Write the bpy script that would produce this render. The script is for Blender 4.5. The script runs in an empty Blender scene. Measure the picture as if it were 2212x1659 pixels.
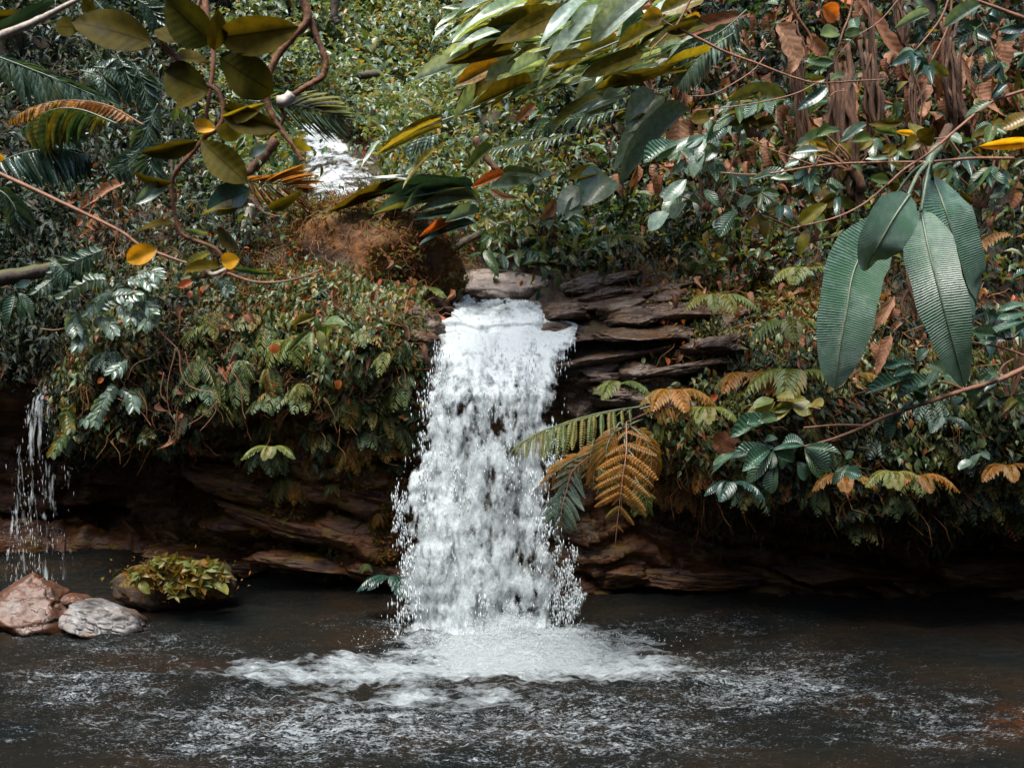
import bpy, math, random
import numpy as np
from mathutils import Matrix, Vector
random.seed(7)
R = np.random.default_rng(11)
S = bpy.context.scene
COL = S.collection

# ------------------------------------------------------------------ camera, sky, sun, exposure
CAMH, PITCH, FPX = 2.6, math.radians(5.05), 2150.0
cam = bpy.data.cameras.new('camera'); cam.sensor_width = 36; cam.lens = 36*FPX/2212
cam.clip_start = .05; cam.clip_end = 300
cam.dof.use_dof = True; cam.dof.focus_distance = 7.6; cam.dof.aperture_fstop = 8.0
co = bpy.data.objects.new('camera', cam); COL.objects.link(co)
co.location = (0, 0, CAMH); co.rotation_euler = (math.pi/2-PITCH, 0, 0); S.camera = co
SUN_EL, SUN_AZ = math.radians(67), math.radians(203)     # azimuth clockwise from +Y: light falls from behind the camera, left
w = bpy.data.worlds.new('World'); S.world = w; w.use_nodes = True
nt = w.node_tree; bg = nt.nodes['Background']
sk = nt.nodes.new('ShaderNodeTexSky'); sk.sky_type = 'NISHITA'; sk.sun_disc = False
sk.sun_elevation = SUN_EL; sk.sun_rotation = SUN_AZ; sk.air_density = 1.0; sk.dust_density = 2.5; sk.ozone_density = 1.0
nt.links.new(sk.outputs[0], bg.inputs[0]); bg.inputs[1].default_value = 0.10
sl = bpy.data.lights.new('sun', 'SUN'); sl.energy = 2.9; sl.angle = math.radians(28); sl.color = (1, .95, .88)
so = bpy.data.objects.new('sun', sl); COL.objects.link(so)
sd = Vector((math.sin(SUN_AZ)*math.cos(SUN_EL), math.cos(SUN_AZ)*math.cos(SUN_EL), math.sin(SUN_EL)))
so.rotation_euler = sd.to_track_quat('Z', 'Y').to_euler(); so.location = (0, 0, 20)
S.view_settings.view_transform = 'Standard'; S.view_settings.look = 'None'
S.view_settings.exposure = 1.55; S.view_settings.gamma = 1; S.view_settings.use_curve_mapping = False
S.cycles.max_bounces = 6; S.cycles.diffuse_bounces = 2; S.cycles.glossy_bounces = 2
S.cycles.transparent_max_bounces = 24; S.cycles.caustics_reflective = False; S.cycles.caustics_refractive = False

# ------------------------------------------------------------------ projection helpers (photo 2212 x 1659 grid <-> world)
CP, SP = math.cos(PITCH), math.sin(PITCH)
def W(px, row, d):
    a = (np.asarray(px, float)-1106)/FPX; b = (829.5-np.asarray(row, float))/FPX; d = np.asarray(d, float)
    t = d/(CP+b*SP)
    return np.stack(np.broadcast_arrays(a*t, d, CAMH+t*(b*CP-SP)), -1)
def proj(P):
    x, y, z = P[..., 0], P[..., 1], P[..., 2]-CAMH
    c = np.maximum(y*CP-z*SP, .05); u = y*SP+z*CP
    return 1106+FPX*x/c, 829.5-FPX*u/c
def wl(row):                                              # depth at which the water plane shows at this row
    b = (829.5-row)/FPX
    return -CAMH*(CP+b*SP)/(b*CP-SP)
TK = .80204*1000/2212
def Z(k, x, y):                                           # coordinates read off enlarged tiles of the photo
    if k == 7: return x*.4713, y*.4713+1043
    if k == 8: return x*.5286+1043, y*.5286+1043
    return x*TK+(0, 722, 1410)[(k-1) % 3], y*TK+(521 if k > 3 else 0)
def nrm(v): return v/np.maximum(np.linalg.norm(v, axis=-1, keepdims=True), 1e-9)

# ------------------------------------------------------------------ noise
def _h(i, j, k, s):
    n = (i*374761393+j*668265263+k*1442695041+s*1013904223) & 0xffffffff
    n = ((n ^ (n >> 13))*1274126177) & 0xffffffff
    n = (n ^ (n >> 16)) & 0xffffff
    return n/16777215.0
def vn(p, s=0):
    p = np.asarray(p, float); i = np.floor(p).astype(np.int64); f = p-i; f = f*f*(3-2*f)
    x, y, z = i[..., 0], i[..., 1], i[..., 2]; fx, fy, fz = f[..., 0], f[..., 1], f[..., 2]
    def L(a, b, t): return a+(b-a)*t
    c = [[[_h(x+a, y+b, z+c_, s) for c_ in (0, 1)] for b in (0, 1)] for a in (0, 1)]
    return L(L(L(c[0][0][0], c[1][0][0], fx), L(c[0][1][0], c[1][1][0], fx), fy),
             L(L(c[0][0][1], c[1][0][1], fx), L(c[0][1][1], c[1][1][1], fx), fy), fz)*2-1
def fbm(p, s=0, o=4, g=.5):
    p = np.asarray(p, float); a = 1; t = 0
    for k in range(o): t = t+a*vn(p, s+k*17); p = p*2.03+3.1; a *= g
    return t
def sst(a, b, x): t = np.clip((x-a)/(b-a), 0, 1); return t*t*(3-2*t)

# ------------------------------------------------------------------ mesh building
class MB:
    def __init__(s): s.V = []; s.Q = []; s.T = []; s.A = []; s.n = 0
    def add(s, V, F, A=None):
        V = np.asarray(V, float).reshape(-1, 3); F = np.asarray(F, np.int64)
        if A is None: A = np.zeros((len(V), 4))
        (s.Q if F.shape[1] == 4 else s.T).append(F+s.n); s.V.append(V); s.A.append(A); s.n += len(V)
        return s
    def mesh(s, name, mat, smooth=True):
        V = np.concatenate(s.V); A = np.concatenate(s.A)
        Q = np.concatenate(s.Q) if s.Q else np.zeros((0, 4), np.int64)
        T = np.concatenate(s.T) if s.T else np.zeros((0, 3), np.int64)
        me = bpy.data.meshes.new(name); me.vertices.add(len(V)); me.vertices.foreach_set('co', V.astype(np.float32).ravel())
        lo = np.concatenate([Q.ravel(), T.ravel()]); me.loops.add(len(lo)); me.loops.foreach_set('vertex_index', lo.astype(np.int32))
        ls = np.concatenate([np.arange(len(Q))*4, len(Q)*4+np.arange(len(T))*3])
        me.polygons.add(len(ls)); me.polygons.foreach_set('loop_start', ls.astype(np.int32))
        me.polygons.foreach_set('use_smooth', np.full(len(ls), smooth))
        me.update(calc_edges=True)
        at = me.attributes.new('A', 'FLOAT_COLOR', 'POINT'); at.data.foreach_set('color', A.astype(np.float32).ravel())
        if mat: me.materials.append(mat)
        return me
    def build(s, name, mat, parent=None, smooth=True, kind=None):
        o = bpy.data.objects.new(name, s.mesh(name, mat, smooth)); COL.objects.link(o)
        if parent is not None: put(o, parent)
        if kind: o['kind'] = kind
        return o
WM = {}                                                   # world matrices of things and parts, kept by hand
def put(o, parent, M=None):
    M = M if M is not None else Matrix.Identity(4)
    o.parent = parent; o.matrix_basis = WM.get(parent.name, Matrix.Identity(4)).inverted() @ M
    WM[o.name] = M
def tag(o, label, cat, group=None):
    o['label'] = label; o['category'] = cat
    if group: o['group'] = group
    return o
def thing(name, label, cat, loc, group=None):
    o = bpy.data.objects.new(name, None); COL.objects.link(o); o.empty_display_size = .1
    o.location = tuple(float(v) for v in loc); WM[o.name] = Matrix.Translation(o.location)
    return tag(o, label, cat, group)
def inst(name, me, parent, M):
    o = bpy.data.objects.new(name, me); COL.objects.link(o); put(o, parent, M); return o
def frame(p, d, n, sx=1, sy=1, sz=1):
    d = nrm(np.asarray(d, float)); n = np.asarray(n, float); n = n-d*np.dot(n, d); n = nrm(n); x = np.cross(d, n)
    M = Matrix(((x[0]*sx, d[0]*sy, n[0]*sz, p[0]), (x[1]*sx, d[1]*sy, n[1]*sz, p[1]), (x[2]*sx, d[2]*sy, n[2]*sz, p[2]), (0, 0, 0, 1)))
    return M
def gridF(nv, nu):
    a = np.arange(nv*nu).reshape(nv, nu)
    return np.stack([a[:-1, :-1], a[:-1, 1:], a[1:, 1:], a[1:, :-1]], -1).reshape(-1, 4)
def catmull(P, n):
    P = np.asarray(P, float)
    if len(P) == 2: return P[0]+(P[1]-P[0])*np.linspace(0, 1, n)[:, None]
    Q = np.vstack([2*P[0]-P[1], P, 2*P[-1]-P[-2]]); t = np.linspace(0, len(P)-1-1e-6, n); i = t.astype(int); f = (t-i)[:, None]
    a, b, c, d = Q[i], Q[i+1], Q[i+2], Q[i+3]
    return .5*(2*b+(c-a)*f+(2*a-5*b+4*c-d)*f**2+(3*b-a-3*c+d)*f**3)
def tube(mb, P, r, ns=6, rough=0, rnd=None, seed=0):
    P = np.asarray(P, float); n = len(P); r = np.broadcast_to(np.asarray(r, float), (n,)).copy()
    T = nrm(np.gradient(P, axis=0)); u = np.array([.3, .2, .9]); X = []
    for i in range(n):
        u = u-T[i]*np.dot(u, T[i]); u = u/max(np.linalg.norm(u), 1e-6); X.append(u)
    X = np.array(X); Y = np.cross(T, X); a = np.arange(ns)*2*math.pi/ns
    rr = r[:, None]*np.ones(ns)
    if rough: rr = rr*(1+rough*vn(np.stack(np.broadcast_arrays(np.arange(n)[:, None]*.7, np.cos(a)*1.5+seed, np.sin(a)*1.5), -1), seed))
    V = P[:, None]+X[:, None]*(np.cos(a)[:, None]*rr[..., None])+Y[:, None]*(np.sin(a)[:, None]*rr[..., None])
    g = np.arange(n*ns).reshape(n, ns); g2 = np.roll(g, -1, 1)
    F = np.stack([g[:-1], g2[:-1], g2[1:], g[1:]], -1).reshape(-1, 4)
    V = np.concatenate([V.reshape(-1, 3), P[:1], P[-1:]]); k = n*ns
    A = np.zeros((len(V), 4)); A[:, 0] = R.random() if rnd is None else rnd; A[:, 2] = np.concatenate([np.repeat(np.linspace(0, 1, n), ns), [0, 1]])
    m = mb.n; mb.add(V, F, A)
    mb.T.append(m+np.stack([g2[0], g[0], np.full(ns, k)], -1)); mb.T.append(m+np.stack([g[-1], g2[-1], np.full(ns, k+1)], -1))
    return mb
# ---- leaf shapes: width profile over t in 0..1
PROF = {
 'oval': lambda t: np.sin(math.pi*np.clip(t, 0, 1)**.92)**.62,
 'obov': lambda t: np.sin(math.pi*np.clip(t, 0, 1)**1.35)**.6,
 'lance': lambda t: np.sin(math.pi*np.clip(t, 0, 1)**.8)**.9*(1-.15*t),
 'strap': lambda t: np.minimum(1, (t*6)**.7)*np.minimum(1, ((1-t)*3.2)**.6),
 'arrow': lambda t: np.where(t < .12, t/.12, ((1-t)/.88)**.85),
 'band': lambda t: np.minimum(1, (t*5)**.5)*np.minimum(1, ((1-t)*2.2)**.55),
}
def leafT(prof='oval', nl=5, nc=2, fold=.25, bend=.2, wave=0., twist=0., serr=0., seed=0):
    """unit leaf: length along +Y, half width 0.5 along X, normal +Z"""
    t = np.linspace(0, 1, nl+1); s = np.linspace(-1, 1, nc+1); w_ = PROF[prof](t)
    if serr: w_ = w_*(1-serr*(np.arange(nl+1) % 2)*(t > .05))
    w_ = np.maximum(w_, .015); w_[-1] = .015
    X = .5*w_[:, None]*s; Zz = np.abs(s)*fold*.5*w_[:, None]-bend*t[:, None]**2+0*X
    if wave: Zz = Zz+wave*np.sin(t[:, None]*9+seed+s*2)*np.abs(s)
    Y = (t[:, None]-bend**2*.5*t[:, None]**2)+0*X
    if twist: Zz = Zz+X*twist*t[:, None]
    V = np.stack([X, Y, Zz], -1).reshape(-1, 3)
    A = np.stack([0*X, (s*.5+.5)+0*X, t[:, None]+0*X, 0*X], -1).reshape(-1, 4)
    return V, gridF(nl+1, nc+1), A
def scat(mb, T, P, D, N, L, Wd, rnd=None):
    """many copies of template T in one mesh"""
    V, F, A = T; n = len(P)
    if n == 0: return mb
    L = np.broadcast_to(L, (n,)); Wd = np.broadcast_to(Wd, (n,))
    D = nrm(D); N = nrm(N-D*np.sum(N*D, -1, keepdims=True)); X = np.cross(D, N)
    out = P[:, None]+V[None, :, 0:1]*(X*Wd[:, None])[:, None]+V[None, :, 1:2]*(D*L[:, None])[:, None]+V[None, :, 2:3]*(N*L[:, None])[:, None]
    AA = np.broadcast_to(A, (n,)+A.shape).copy(); AA[:, :, 0] = (R.random(n) if rnd is None else rnd)[:, None]
    FF = F[None]+(np.arange(n)*len(V))[:, None, None]
    return mb.add(out.reshape(-1, 3), FF.reshape(-1, F.shape[1]), AA.reshape(-1, 4))
def blade(mb, C, wd, N, prof='oval', nl=12, nc=4, fold=.2, wave=0., rnd=None, serr=0., tear=0.):
    """single leaf along centre points C (world), full width wd (m), facing N"""
    C = catmull(C, nl+1); T = nrm(np.gradient(C, axis=0)); N = np.asarray(N, float)
    N = nrm(N-T*np.sum(T*N, -1, keepdims=True)); X = np.cross(T, N); t = np.linspace(0, 1, nl+1); s = np.linspace(-1, 1, nc+1)
    w_ = PROF[prof](t)
    if serr: w_ = w_*(1-serr*(np.arange(nl+1) % 2))
    w_ = np.maximum(w_, .015)[:, None]*wd*.5*(1+tear*fbm(np.stack([t[:, None]*9+0*s, np.sign(s)[None]*3+0*t[:, None], 0*t[:, None]*s+wd*91], -1), 3, 2)*(np.abs(s) > .9))
    h = np.abs(s)**1.3*fold*w_+wave*wd*np.sin(t[:, None]*11+s*2+C[0, 0]*7)*np.abs(s)*np.sin(math.pi*t[:, None])
    V = C[:, None]+X[:, None]*(w_*s)[..., None]+N[:, None]*h[..., None]
    A = np.stack([np.full(V.shape[:2], R.random() if rnd is None else rnd), (s*.5+.5)+0*w_, t[:, None]+0*w_, 0*w_*s], -1).reshape(-1, 4)
    return mb.add(V.reshape(-1, 3), gridF(nl+1, nc+1), A)

# ------------------------------------------------------------------ materials
def newmat(name):
    m = bpy.data.materials.new(name); m.use_nodes = True; n = m.node_tree; n.nodes.clear()
    return m, n, n.nodes, n.links
def nd(nodes, t, **k):
    x = nodes.new(t)
    for a, b in k.items(): setattr(x, a, b)
    return x
def mth(n, l, op, a, b=None, c=None, clamp=False):
    x = n.new('ShaderNodeMath'); x.operation = op; x.use_clamp = clamp
    for i, v in enumerate((a, b, c)):
        if v is None: continue
        if isinstance(v, (int, float)): x.inputs[i].default_value = v
        else: l.new(v, x.inputs[i])
    return x.outputs[0]
def ramp(n, l, fac, stops, interp='LINEAR'):
    r = n.new('ShaderNodeValToRGB'); r.color_ramp.interpolation = interp; e = r.color_ramp.elements
    while len(e) > 1: e.remove(e[-1])
    e[0].position = stops[0][0]; e[0].color = (*stops[0][1], 1)
    for p, c in stops[1:]: q = e.new(p); q.color = (*c, 1)
    l.new(fac, r.inputs[0]); return r.outputs[0]
def noise(n, l, vec, scale, detail=4, rough=.55, out=0):
    x = n.new('ShaderNodeTexNoise'); x.inputs['Scale'].default_value = scale; x.inputs['Detail'].default_value = detail; x.inputs['Roughness'].default_value = rough
    if vec is not None: l.new(vec, x.inputs['Vector'])
    return x.outputs[out]
def mixc(n, l, f, a, b, mode='MIX'):
    x = n.new('ShaderNodeMix'); x.data_type = 'RGBA'; x.blend_type = mode
    for i, v in ((0, f), (6, a), (7, b)):
        if isinstance(v, (int, float)): x.inputs[i].default_value = v
        elif isinstance(v, tuple): x.inputs[i].default_value = (*v, 1)
        else: l.new(v, x.inputs[i])
    return x.outputs[2]
def leafmat(name, stops, rough=.38, trans=.3, ribs=8., skew=1.2, bump=.3, rib=(.12, .13, .05), tmul=2.0, spots=.25, under=None, spec=.5, ribw=.05, blot=None, warp=.5):
    m, t, n, l = newmat(name)
    a = nd(n, 'ShaderNodeAttribute', attribute_name='A'); sp = nd(n, 'ShaderNodeSeparateColor'); l.new(a.outputs['Color'], sp.inputs[0])
    oi = nd(n, 'ShaderNodeObjectInfo'); g = nd(n, 'ShaderNodeNewGeometry')
    rnd = mth(n, l, 'FRACT', mth(n, l, 'ADD', sp.outputs[0], oi.outputs['Random']))
    col = ramp(n, l, rnd, stops)
    tc = nd(n, 'ShaderNodeTexCoord')
    nz = noise(n, l, g.outputs['Position'], 26, 4)
    col = mixc(n, l, 1.0, col, ramp(n, l, nz, [(.3, (.55, .6, .55)), (.7, (1.35, 1.3, 1.2))]), 'MULTIPLY')
    nz2 = noise(n, l, g.outputs['Position'], 60, 3)
    col = mixc(n, l, mth(n, l, 'MULTIPLY', ramp(n, l, nz2, [(.62, (0, 0, 0)), (.72, (1, 1, 1))]), spots), col, (.10, .045, .012))
    u = mth(n, l, 'ABSOLUTE', mth(n, l, 'MULTIPLY_ADD', sp.outputs[1], 2.0, -1.0))
    col = mixc(n, l, mth(n, l, 'MULTIPLY', mth(n, l, 'LESS_THAN', u, ribw), .8), col, rib)
    if blot: col = mixc(n, l, ramp(n, l, noise(n, l, g.outputs['Position'], 7, 4), [(.46, (0, 0, 0)), (.6, (.9, .9, .9))]), col, blot)
    if under: col = mixc(n, l, g.outputs['Backfacing'], col, mixc(n, l, .75, col, under))
    v = mth(n, l, 'SUBTRACT', mth(n, l, 'MULTIPLY', sp.outputs[2], ribs), mth(n, l, 'MULTIPLY', u, skew))
    v = mth(n, l, 'MULTIPLY_ADD', nz, warp, v)
    hgt = mth(n, l, 'ADD', mth(n, l, 'SINE', mth(n, l, 'MULTIPLY', v, 6.283)), mth(n, l, 'MULTIPLY', mth(n, l, 'SMOOTH_MIN', u, .15, .1), -6.0))
    bp = nd(n, 'ShaderNodeBump'); bp.inputs['Strength'].default_value = bump; bp.inputs['Distance'].default_value = .004; l.new(hgt, bp.inputs['Height'])
    p = nd(n, 'ShaderNodeBsdfPrincipled'); l.new(col, p.inputs['Base Color']); p.inputs['Specular IOR Level'].default_value = spec
    l.new(mth(n, l, 'MULTIPLY_ADD', nz, .25, rough-.12), p.inputs['Roughness']); l.new(bp.outputs[0], p.inputs['Normal'])
    tr = nd(n, 'ShaderNodeBsdfTranslucent'); l.new(mixc(n, l, 1.0, col, (tmul*1.15, tmul, tmul*.35), 'MULTIPLY'), tr.inputs[0])
    mx = nd(n, 'ShaderNodeMixShader'); mx.inputs[0].default_value = trans; l.new(p.outputs[0], mx.inputs[1]); l.new(tr.outputs[0], mx.inputs[2])
    o = nd(n, 'ShaderNodeOutputMaterial'); l.new(mx.outputs[0], o.inputs[0]); return m
def solidmat(name, stops, scale=8, rough=.7, bump=.5, bdist=.01, stretch=(1, 1, 1), patch=None, pscale=2.5, pthr=(.5, .6), rvar=.2, spec=.5, detail=8, moss=None, mossup=.5, crack=0, wet=False):
    m, t, n, l = newmat(name); g = nd(n, 'ShaderNodeNewGeometry'); tc = nd(n, 'ShaderNodeTexCoord')
    mp = nd(n, 'ShaderNodeMapping'); mp.inputs['Scale'].default_value = stretch; l.new(g.outputs['Position'], mp.inputs[0])
    nz = noise(n, l, mp.outputs[0], scale, detail, .62); col = ramp(n, l, nz, stops); nb = noise(n, l, mp.outputs[0], scale*4.3, 6, .65)
    col = mixc(n, l, 1.0, col, ramp(n, l, nb, [(.3, (.6, .6, .6)), (.7, (1.4, 1.4, 1.4))]), 'MULTIPLY')
    if patch:
        np_ = noise(n, l, mp.outputs[0], pscale, 5, .6); f = ramp(n, l, np_, [(pthr[0], (0, 0, 0)), (pthr[1], (1, 1, 1))])
        col = mixc(n, l, f, col, mixc(n, l, 1.0, patch, ramp(n, l, nb, [(.25, (.5, .5, .5)), (.75, (1.6, 1.6, 1.6))]), 'MULTIPLY'))
    if moss:
        sx = nd(n, 'ShaderNodeSeparateXYZ'); l.new(g.outputs['Normal'], sx.inputs[0])
        f = mth(n, l, 'ADD', sx.outputs[2], mth(n, l, 'MULTIPLY_ADD', noise(n, l, g.outputs['Position'], 5, 6, .7), 2.2, -1.1))
        f = ramp(n, l, f, [(mossup, (0, 0, 0)), (min(1, mossup+.18), (1, 1, 1))])
        col = mixc(n, l, f, col, mixc(n, l, nb, tuple(c*.45 for c in moss), tuple(c*1.7 for c in moss)))
    h0 = None
    if crack:
        wq = nd(n, 'ShaderNodeTexNoise'); wq.inputs['Scale'].default_value = 4; wq.inputs['Detail'].default_value = 6; l.new(mp.outputs[0], wq.inputs['Vector'])
        va = nd(n, 'ShaderNodeVectorMath', operation='MULTIPLY_ADD'); l.new(wq.outputs[1], va.inputs[0]); va.inputs[1].default_value = (1.1, 1.1, 1.1); l.new(mp.outputs[0], va.inputs[2])
        vo = nd(n, 'ShaderNodeTexVoronoi', feature='DISTANCE_TO_EDGE'); vo.inputs['Scale'].default_value = crack; l.new(va.outputs[0], vo.inputs['Vector'])
        h0 = ramp(n, l, vo.outputs[0], [(0, (0, 0, 0)), (.022, (1, 1, 1))]); h0 = mth(n, l, 'MAXIMUM', h0, ramp(n, l, noise(n, l, mp.outputs[0], 2.7, 3), [(.46, (0, 0, 0)), (.56, (1, 1, 1))])); col = mixc(n, l, mth(n, l, 'SUBTRACT', 1.0, h0), col, mixc(n, l, .6, col, (.01, .007, .005)))
    ro = mth(n, l, 'MULTIPLY_ADD', nz, rvar*2, rough-rvar, True)
    if wet:                                                                        # the splashed band just above the water line
        sz_ = nd(n, 'ShaderNodeSeparateXYZ'); l.new(g.outputs['Position'], sz_.inputs[0])
        wv = ramp(n, l, mth(n, l, 'ADD', sz_.outputs[2], mth(n, l, 'MULTIPLY', nz, .16)), [(.10, (1, 1, 1)), (.17, (0, 0, 0))])
        col = mixc(n, l, wv, col, mixc(n, l, 1.0, col, (.3, .28, .26), 'MULTIPLY')); ro = mth(n, l, 'SUBTRACT', ro, mth(n, l, 'MULTIPLY', wv, .3), None, True)
    p = nd(n, 'ShaderNodeBsdfPrincipled'); l.new(col, p.inputs['Base Color']); p.inputs['Specular IOR Level'].default_value = spec
    l.new(ro, p.inputs['Roughness'])
    h = mth(n, l, 'ADD', nz, mth(n, l, 'MULTIPLY', nb, .4))
    if h0 is not None: h = mth(n, l, 'ADD', h, mth(n, l, 'MULTIPLY', h0, .6))
    bp = nd(n, 'ShaderNodeBump'); bp.inputs['Strength'].default_value = bump; bp.inputs['Distance'].default_value = bdist; l.new(h, bp.inputs['Height']); l.new(bp.outputs[0], p.inputs['Normal'])
    o = nd(n, 'ShaderNodeOutputMaterial'); l.new(p.outputs[0], o.inputs[0]); return m

OLV = [(0, (.04, .033, .005)), (.5, (.07, .052, .006)), (1, (.032, .038, .008))]
M = {}
M['olive'] = leafmat('olive_leaf', OLV, rough=.55, trans=.25, ribs=8, rib=(.02, .014, .005), bump=.07, spec=.05)
M['gold'] = leafmat('golden_leaf', [(0, (.16, .12, .01)), (.6, (.12, .11, .012)), (1, (.2, .1, .01))], trans=.4, ribs=9, bump=.08)
M['yellow'] = leafmat('yellow_leaf', [(0, (.55, .26, .012)), (1, (.6, .34, .02))], trans=.35, ribs=8, spots=.15, rib=(.5, .25, .02), bump=.08)
M['pale'] = leafmat('glossy_pale_leaf', [(0, (.09, .15, .13)), (.5, (.15, .22, .195)), (1, (.09, .15, .08))], rough=.34, trans=.3, ribs=10, bump=.06, spec=1.0, rib=(.16, .18, .12), under=(.12, .11, .02))  # base colour includes some painted sky sheen
M['sheen'] = leafmat('painted_sheen_strap_leaf', [(0, (.20, .28, .25)), (.5, (.32, .39, .37)), (1, (.19, .28, .15))], rough=.36, trans=.3, ribs=10, bump=.06, spec=1.0, rib=(.25, .28, .15), spots=.15)  # base raised toward white to paint sky sheen on the strap leaves
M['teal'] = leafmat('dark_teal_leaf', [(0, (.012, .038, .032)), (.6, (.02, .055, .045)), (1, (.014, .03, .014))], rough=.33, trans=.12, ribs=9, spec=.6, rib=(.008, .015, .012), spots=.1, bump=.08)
M['green'] = leafmat('green_leaf', [(0, (.028, .07, .03)), (.3, (.075, .11, .025)), (.6, (.045, .10, .06)), (.8, (.12, .11, .015)), (1, (.16, .10, .015))], rough=.36, trans=.28, ribs=9, bump=.12)
M['corr'] = leafmat('ribbed_green_leaf', [(0, (.022, .065, .045)), (.5, (.035, .09, .06)), (1, (.05, .09, .04))], rough=.34, trans=.18, ribs=11, skew=2.2, bump=.5, spec=.7, rib=(.1, .14, .08))
M['hang'] = leafmat('ribbed_hanging_leaf', [(0, (.085, .15, .11)), (1, (.055, .115, .085))], rough=.45, trans=.12, ribs=84, skew=1.6, warp=.8, bump=.5, spec=1.0, rib=(.3, .2, .04), ribw=.03, spots=.3, blot=(.03, .095, .045))
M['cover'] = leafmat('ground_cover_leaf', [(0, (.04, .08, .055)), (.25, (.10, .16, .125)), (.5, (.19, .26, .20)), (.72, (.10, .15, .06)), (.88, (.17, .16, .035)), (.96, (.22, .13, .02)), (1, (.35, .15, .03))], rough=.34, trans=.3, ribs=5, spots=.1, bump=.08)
M['bank'] = leafmat('bank_leaf', [(0, (.03, .06, .025)), (.3, (.07, .11, .04)), (.5, (.11, .13, .03)), (.68, (.07, .13, .075)), (.83, (.15, .13, .022)), (.93, (.2, .10, .018)), (.97, (.3, .08, .02)), (1, (.42, .10, .06))], rough=.42, trans=.25, ribs=8, bump=.15)
M['dark'] = leafmat('painted_shade_leaf', [(0, (.005, .012, .009)), (.5, (.010, .024, .018)), (.85, (.018, .026, .008)), (1, (.04, .022, .007))], rough=.5, trans=.12, ribs=6, spec=.25)  # albedo cut so the colour itself gives the near-black shade
M['fern'] = leafmat('fern_leaf', [(0, (.07, .11, .03)), (.5, (.12, .14, .03)), (1, (.15, .12, .02))], rough=.5, trans=.35, ribs=7, bump=.12)
M['fernbr'] = leafmat('bronze_fern_leaf', [(0, (.16, .075, .008)), (.5, (.24, .105, .012)), (1, (.13, .10, .015))], rough=.5, trans=.38, ribs=7, rib=(.3, .13, .02), bump=.1)
M['fernteal'] = leafmat('bluish_fern_leaf', [(0, (.025, .06, .045)), (.5, (.05, .095, .075)), (1, (.06, .09, .05))], rough=.36, trans=.2, ribs=5, spec=.7)
M['dry'] = leafmat('dry_leaf', [(0, (.13, .05, .028)), (.5, (.24, .11, .065)), (.8, (.32, .18, .12)), (1, (.1, .04, .02))], rough=.7, trans=.2, ribs=9, spec=.25, bump=.2, rib=(.2, .1, .05))
M['orange'] = leafmat('orange_leaf', [(0, (.45, .12, .02)), (1, (.38, .08, .02))], rough=.55, trans=.3, ribs=7, rib=(.3, .1, .03))
M['straw'] = leafmat('straw_palm_leaf', [(0, (.32, .15, .06)), (1, (.24, .13, .05))], rough=.6, trans=.3, ribs=4)
M['fibre'] = leafmat('root_fibre', [(0, (.05, .022, .01)), (.4, (.12, .05, .02)), (.75, (.18, .085, .04)), (1, (.07, .05, .015))], rough=.75, trans=.1, ribs=2, bump=.1, spec=.2, tmul=1.3)
M['moss'] = leafmat('moss_tuft', [(0, (.05, .05, .008)), (.4, (.11, .085, .01)), (.7, (.2, .09, .012)), (1, (.24, .08, .02))], rough=.8, trans=.25, ribs=2, bump=.1, spec=.2)
M['twig'] = solidmat('reddish_twig_bark', [(.3, (.10, .042, .02)), (.6, (.22, .10, .055)), (.8, (.3, .17, .1))], scale=30, rough=.65, bump=.7, bdist=.002)
M['vine'] = solidmat('mossy_vine_bark', [(.3, (.05, .02, .008)), (.55, (.13, .05, .018)), (.75, (.2, .085, .03))], scale=26, rough=.75, bump=1.0, bdist=.006)
M['palewood'] = solidmat('pale_wood', [(.3, (.2, .16, .12)), (.7, (.5, .46, .4))], scale=22, rough=.6, bump=.4, bdist=.003)
M['log'] = solidmat('mossy_log_bark', [(.3, (.02, .016, .01)), (.6, (.06, .045, .03)), (.8, (.13, .11, .08))], scale=18, rough=.8, bump=1, bdist=.01, moss=(.05, .05, .012))
M['stem'] = solidmat('green_stem', [(.3, (.05, .08, .05)), (.7, (.12, .15, .09))], scale=20, rough=.45, bump=.2, bdist=.002)
M['trunk'] = solidmat('fibrous_trunk', [(.3, (.02, .009, .004)), (.55, (.08, .034, .013)), (.8, (.18, .085, .038))], scale=5, stretch=(5, 5, .8), rough=.8, bump=1, bdist=.02)
M['soil'] = solidmat('dark_soil', [(.3, (.010, .008, .005)), (.55, (.026, .017, .010)), (.75, (.05, .028, .014))], scale=5, rough=.85, bump=1, bdist=.03, moss=(.03, .022, .006), mossup=.7)  # soil colour darkened to deepen the shade in leaf gaps
M['cliff'] = solidmat('wet_brown_rock', crack=2.2, stops=[(.3, (.012, .006, .003)), (.5, (.08, .028, .010)), (.72, (.19, .072, .02))], scale=2.6, stretch=(1, 1, 3.2), rough=.42, rvar=.18, bump=1, bdist=.04, patch=(.12, .07, .008), pscale=4.2, pthr=(.5, .62))
M['greyrock'] = solidmat('grey_stream_rock', crack=2.0, stops=[(.3, (.10, .07, .055)), (.5, (.2, .16, .135)), (.75, (.34, .3, .27))], scale=9, rough=.5, bump=.9, bdist=.02, patch=(.10, .055, .025), pscale=4, pthr=(.55, .7))
M['ledge'] = solidmat('wet_ledge_rock', crack=2.2, stops=[(.3, (.02, .012, .007)), (.5, (.06, .036, .021)), (.75, (.19, .145, .115))], scale=4, stretch=(1, 1, 3), rough=.33, rvar=.15, bump=1, bdist=.03, patch=(.07, .035, .012), pscale=3, pthr=(.5, .65))
M['rust'] = solidmat('rusty_boulder', wet=True, crack=3.2, stops=[(.33, (.010, .007, .005)), (.45, (.05, .031, .021)), (.54, (.075, .028, .012)), (.68, (.14, .115, .10))], scale=3.5, rough=.5, bump=.8, bdist=.02, patch=(.07, .026, .010), pscale=4.5, pthr=(.45, .6))
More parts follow.
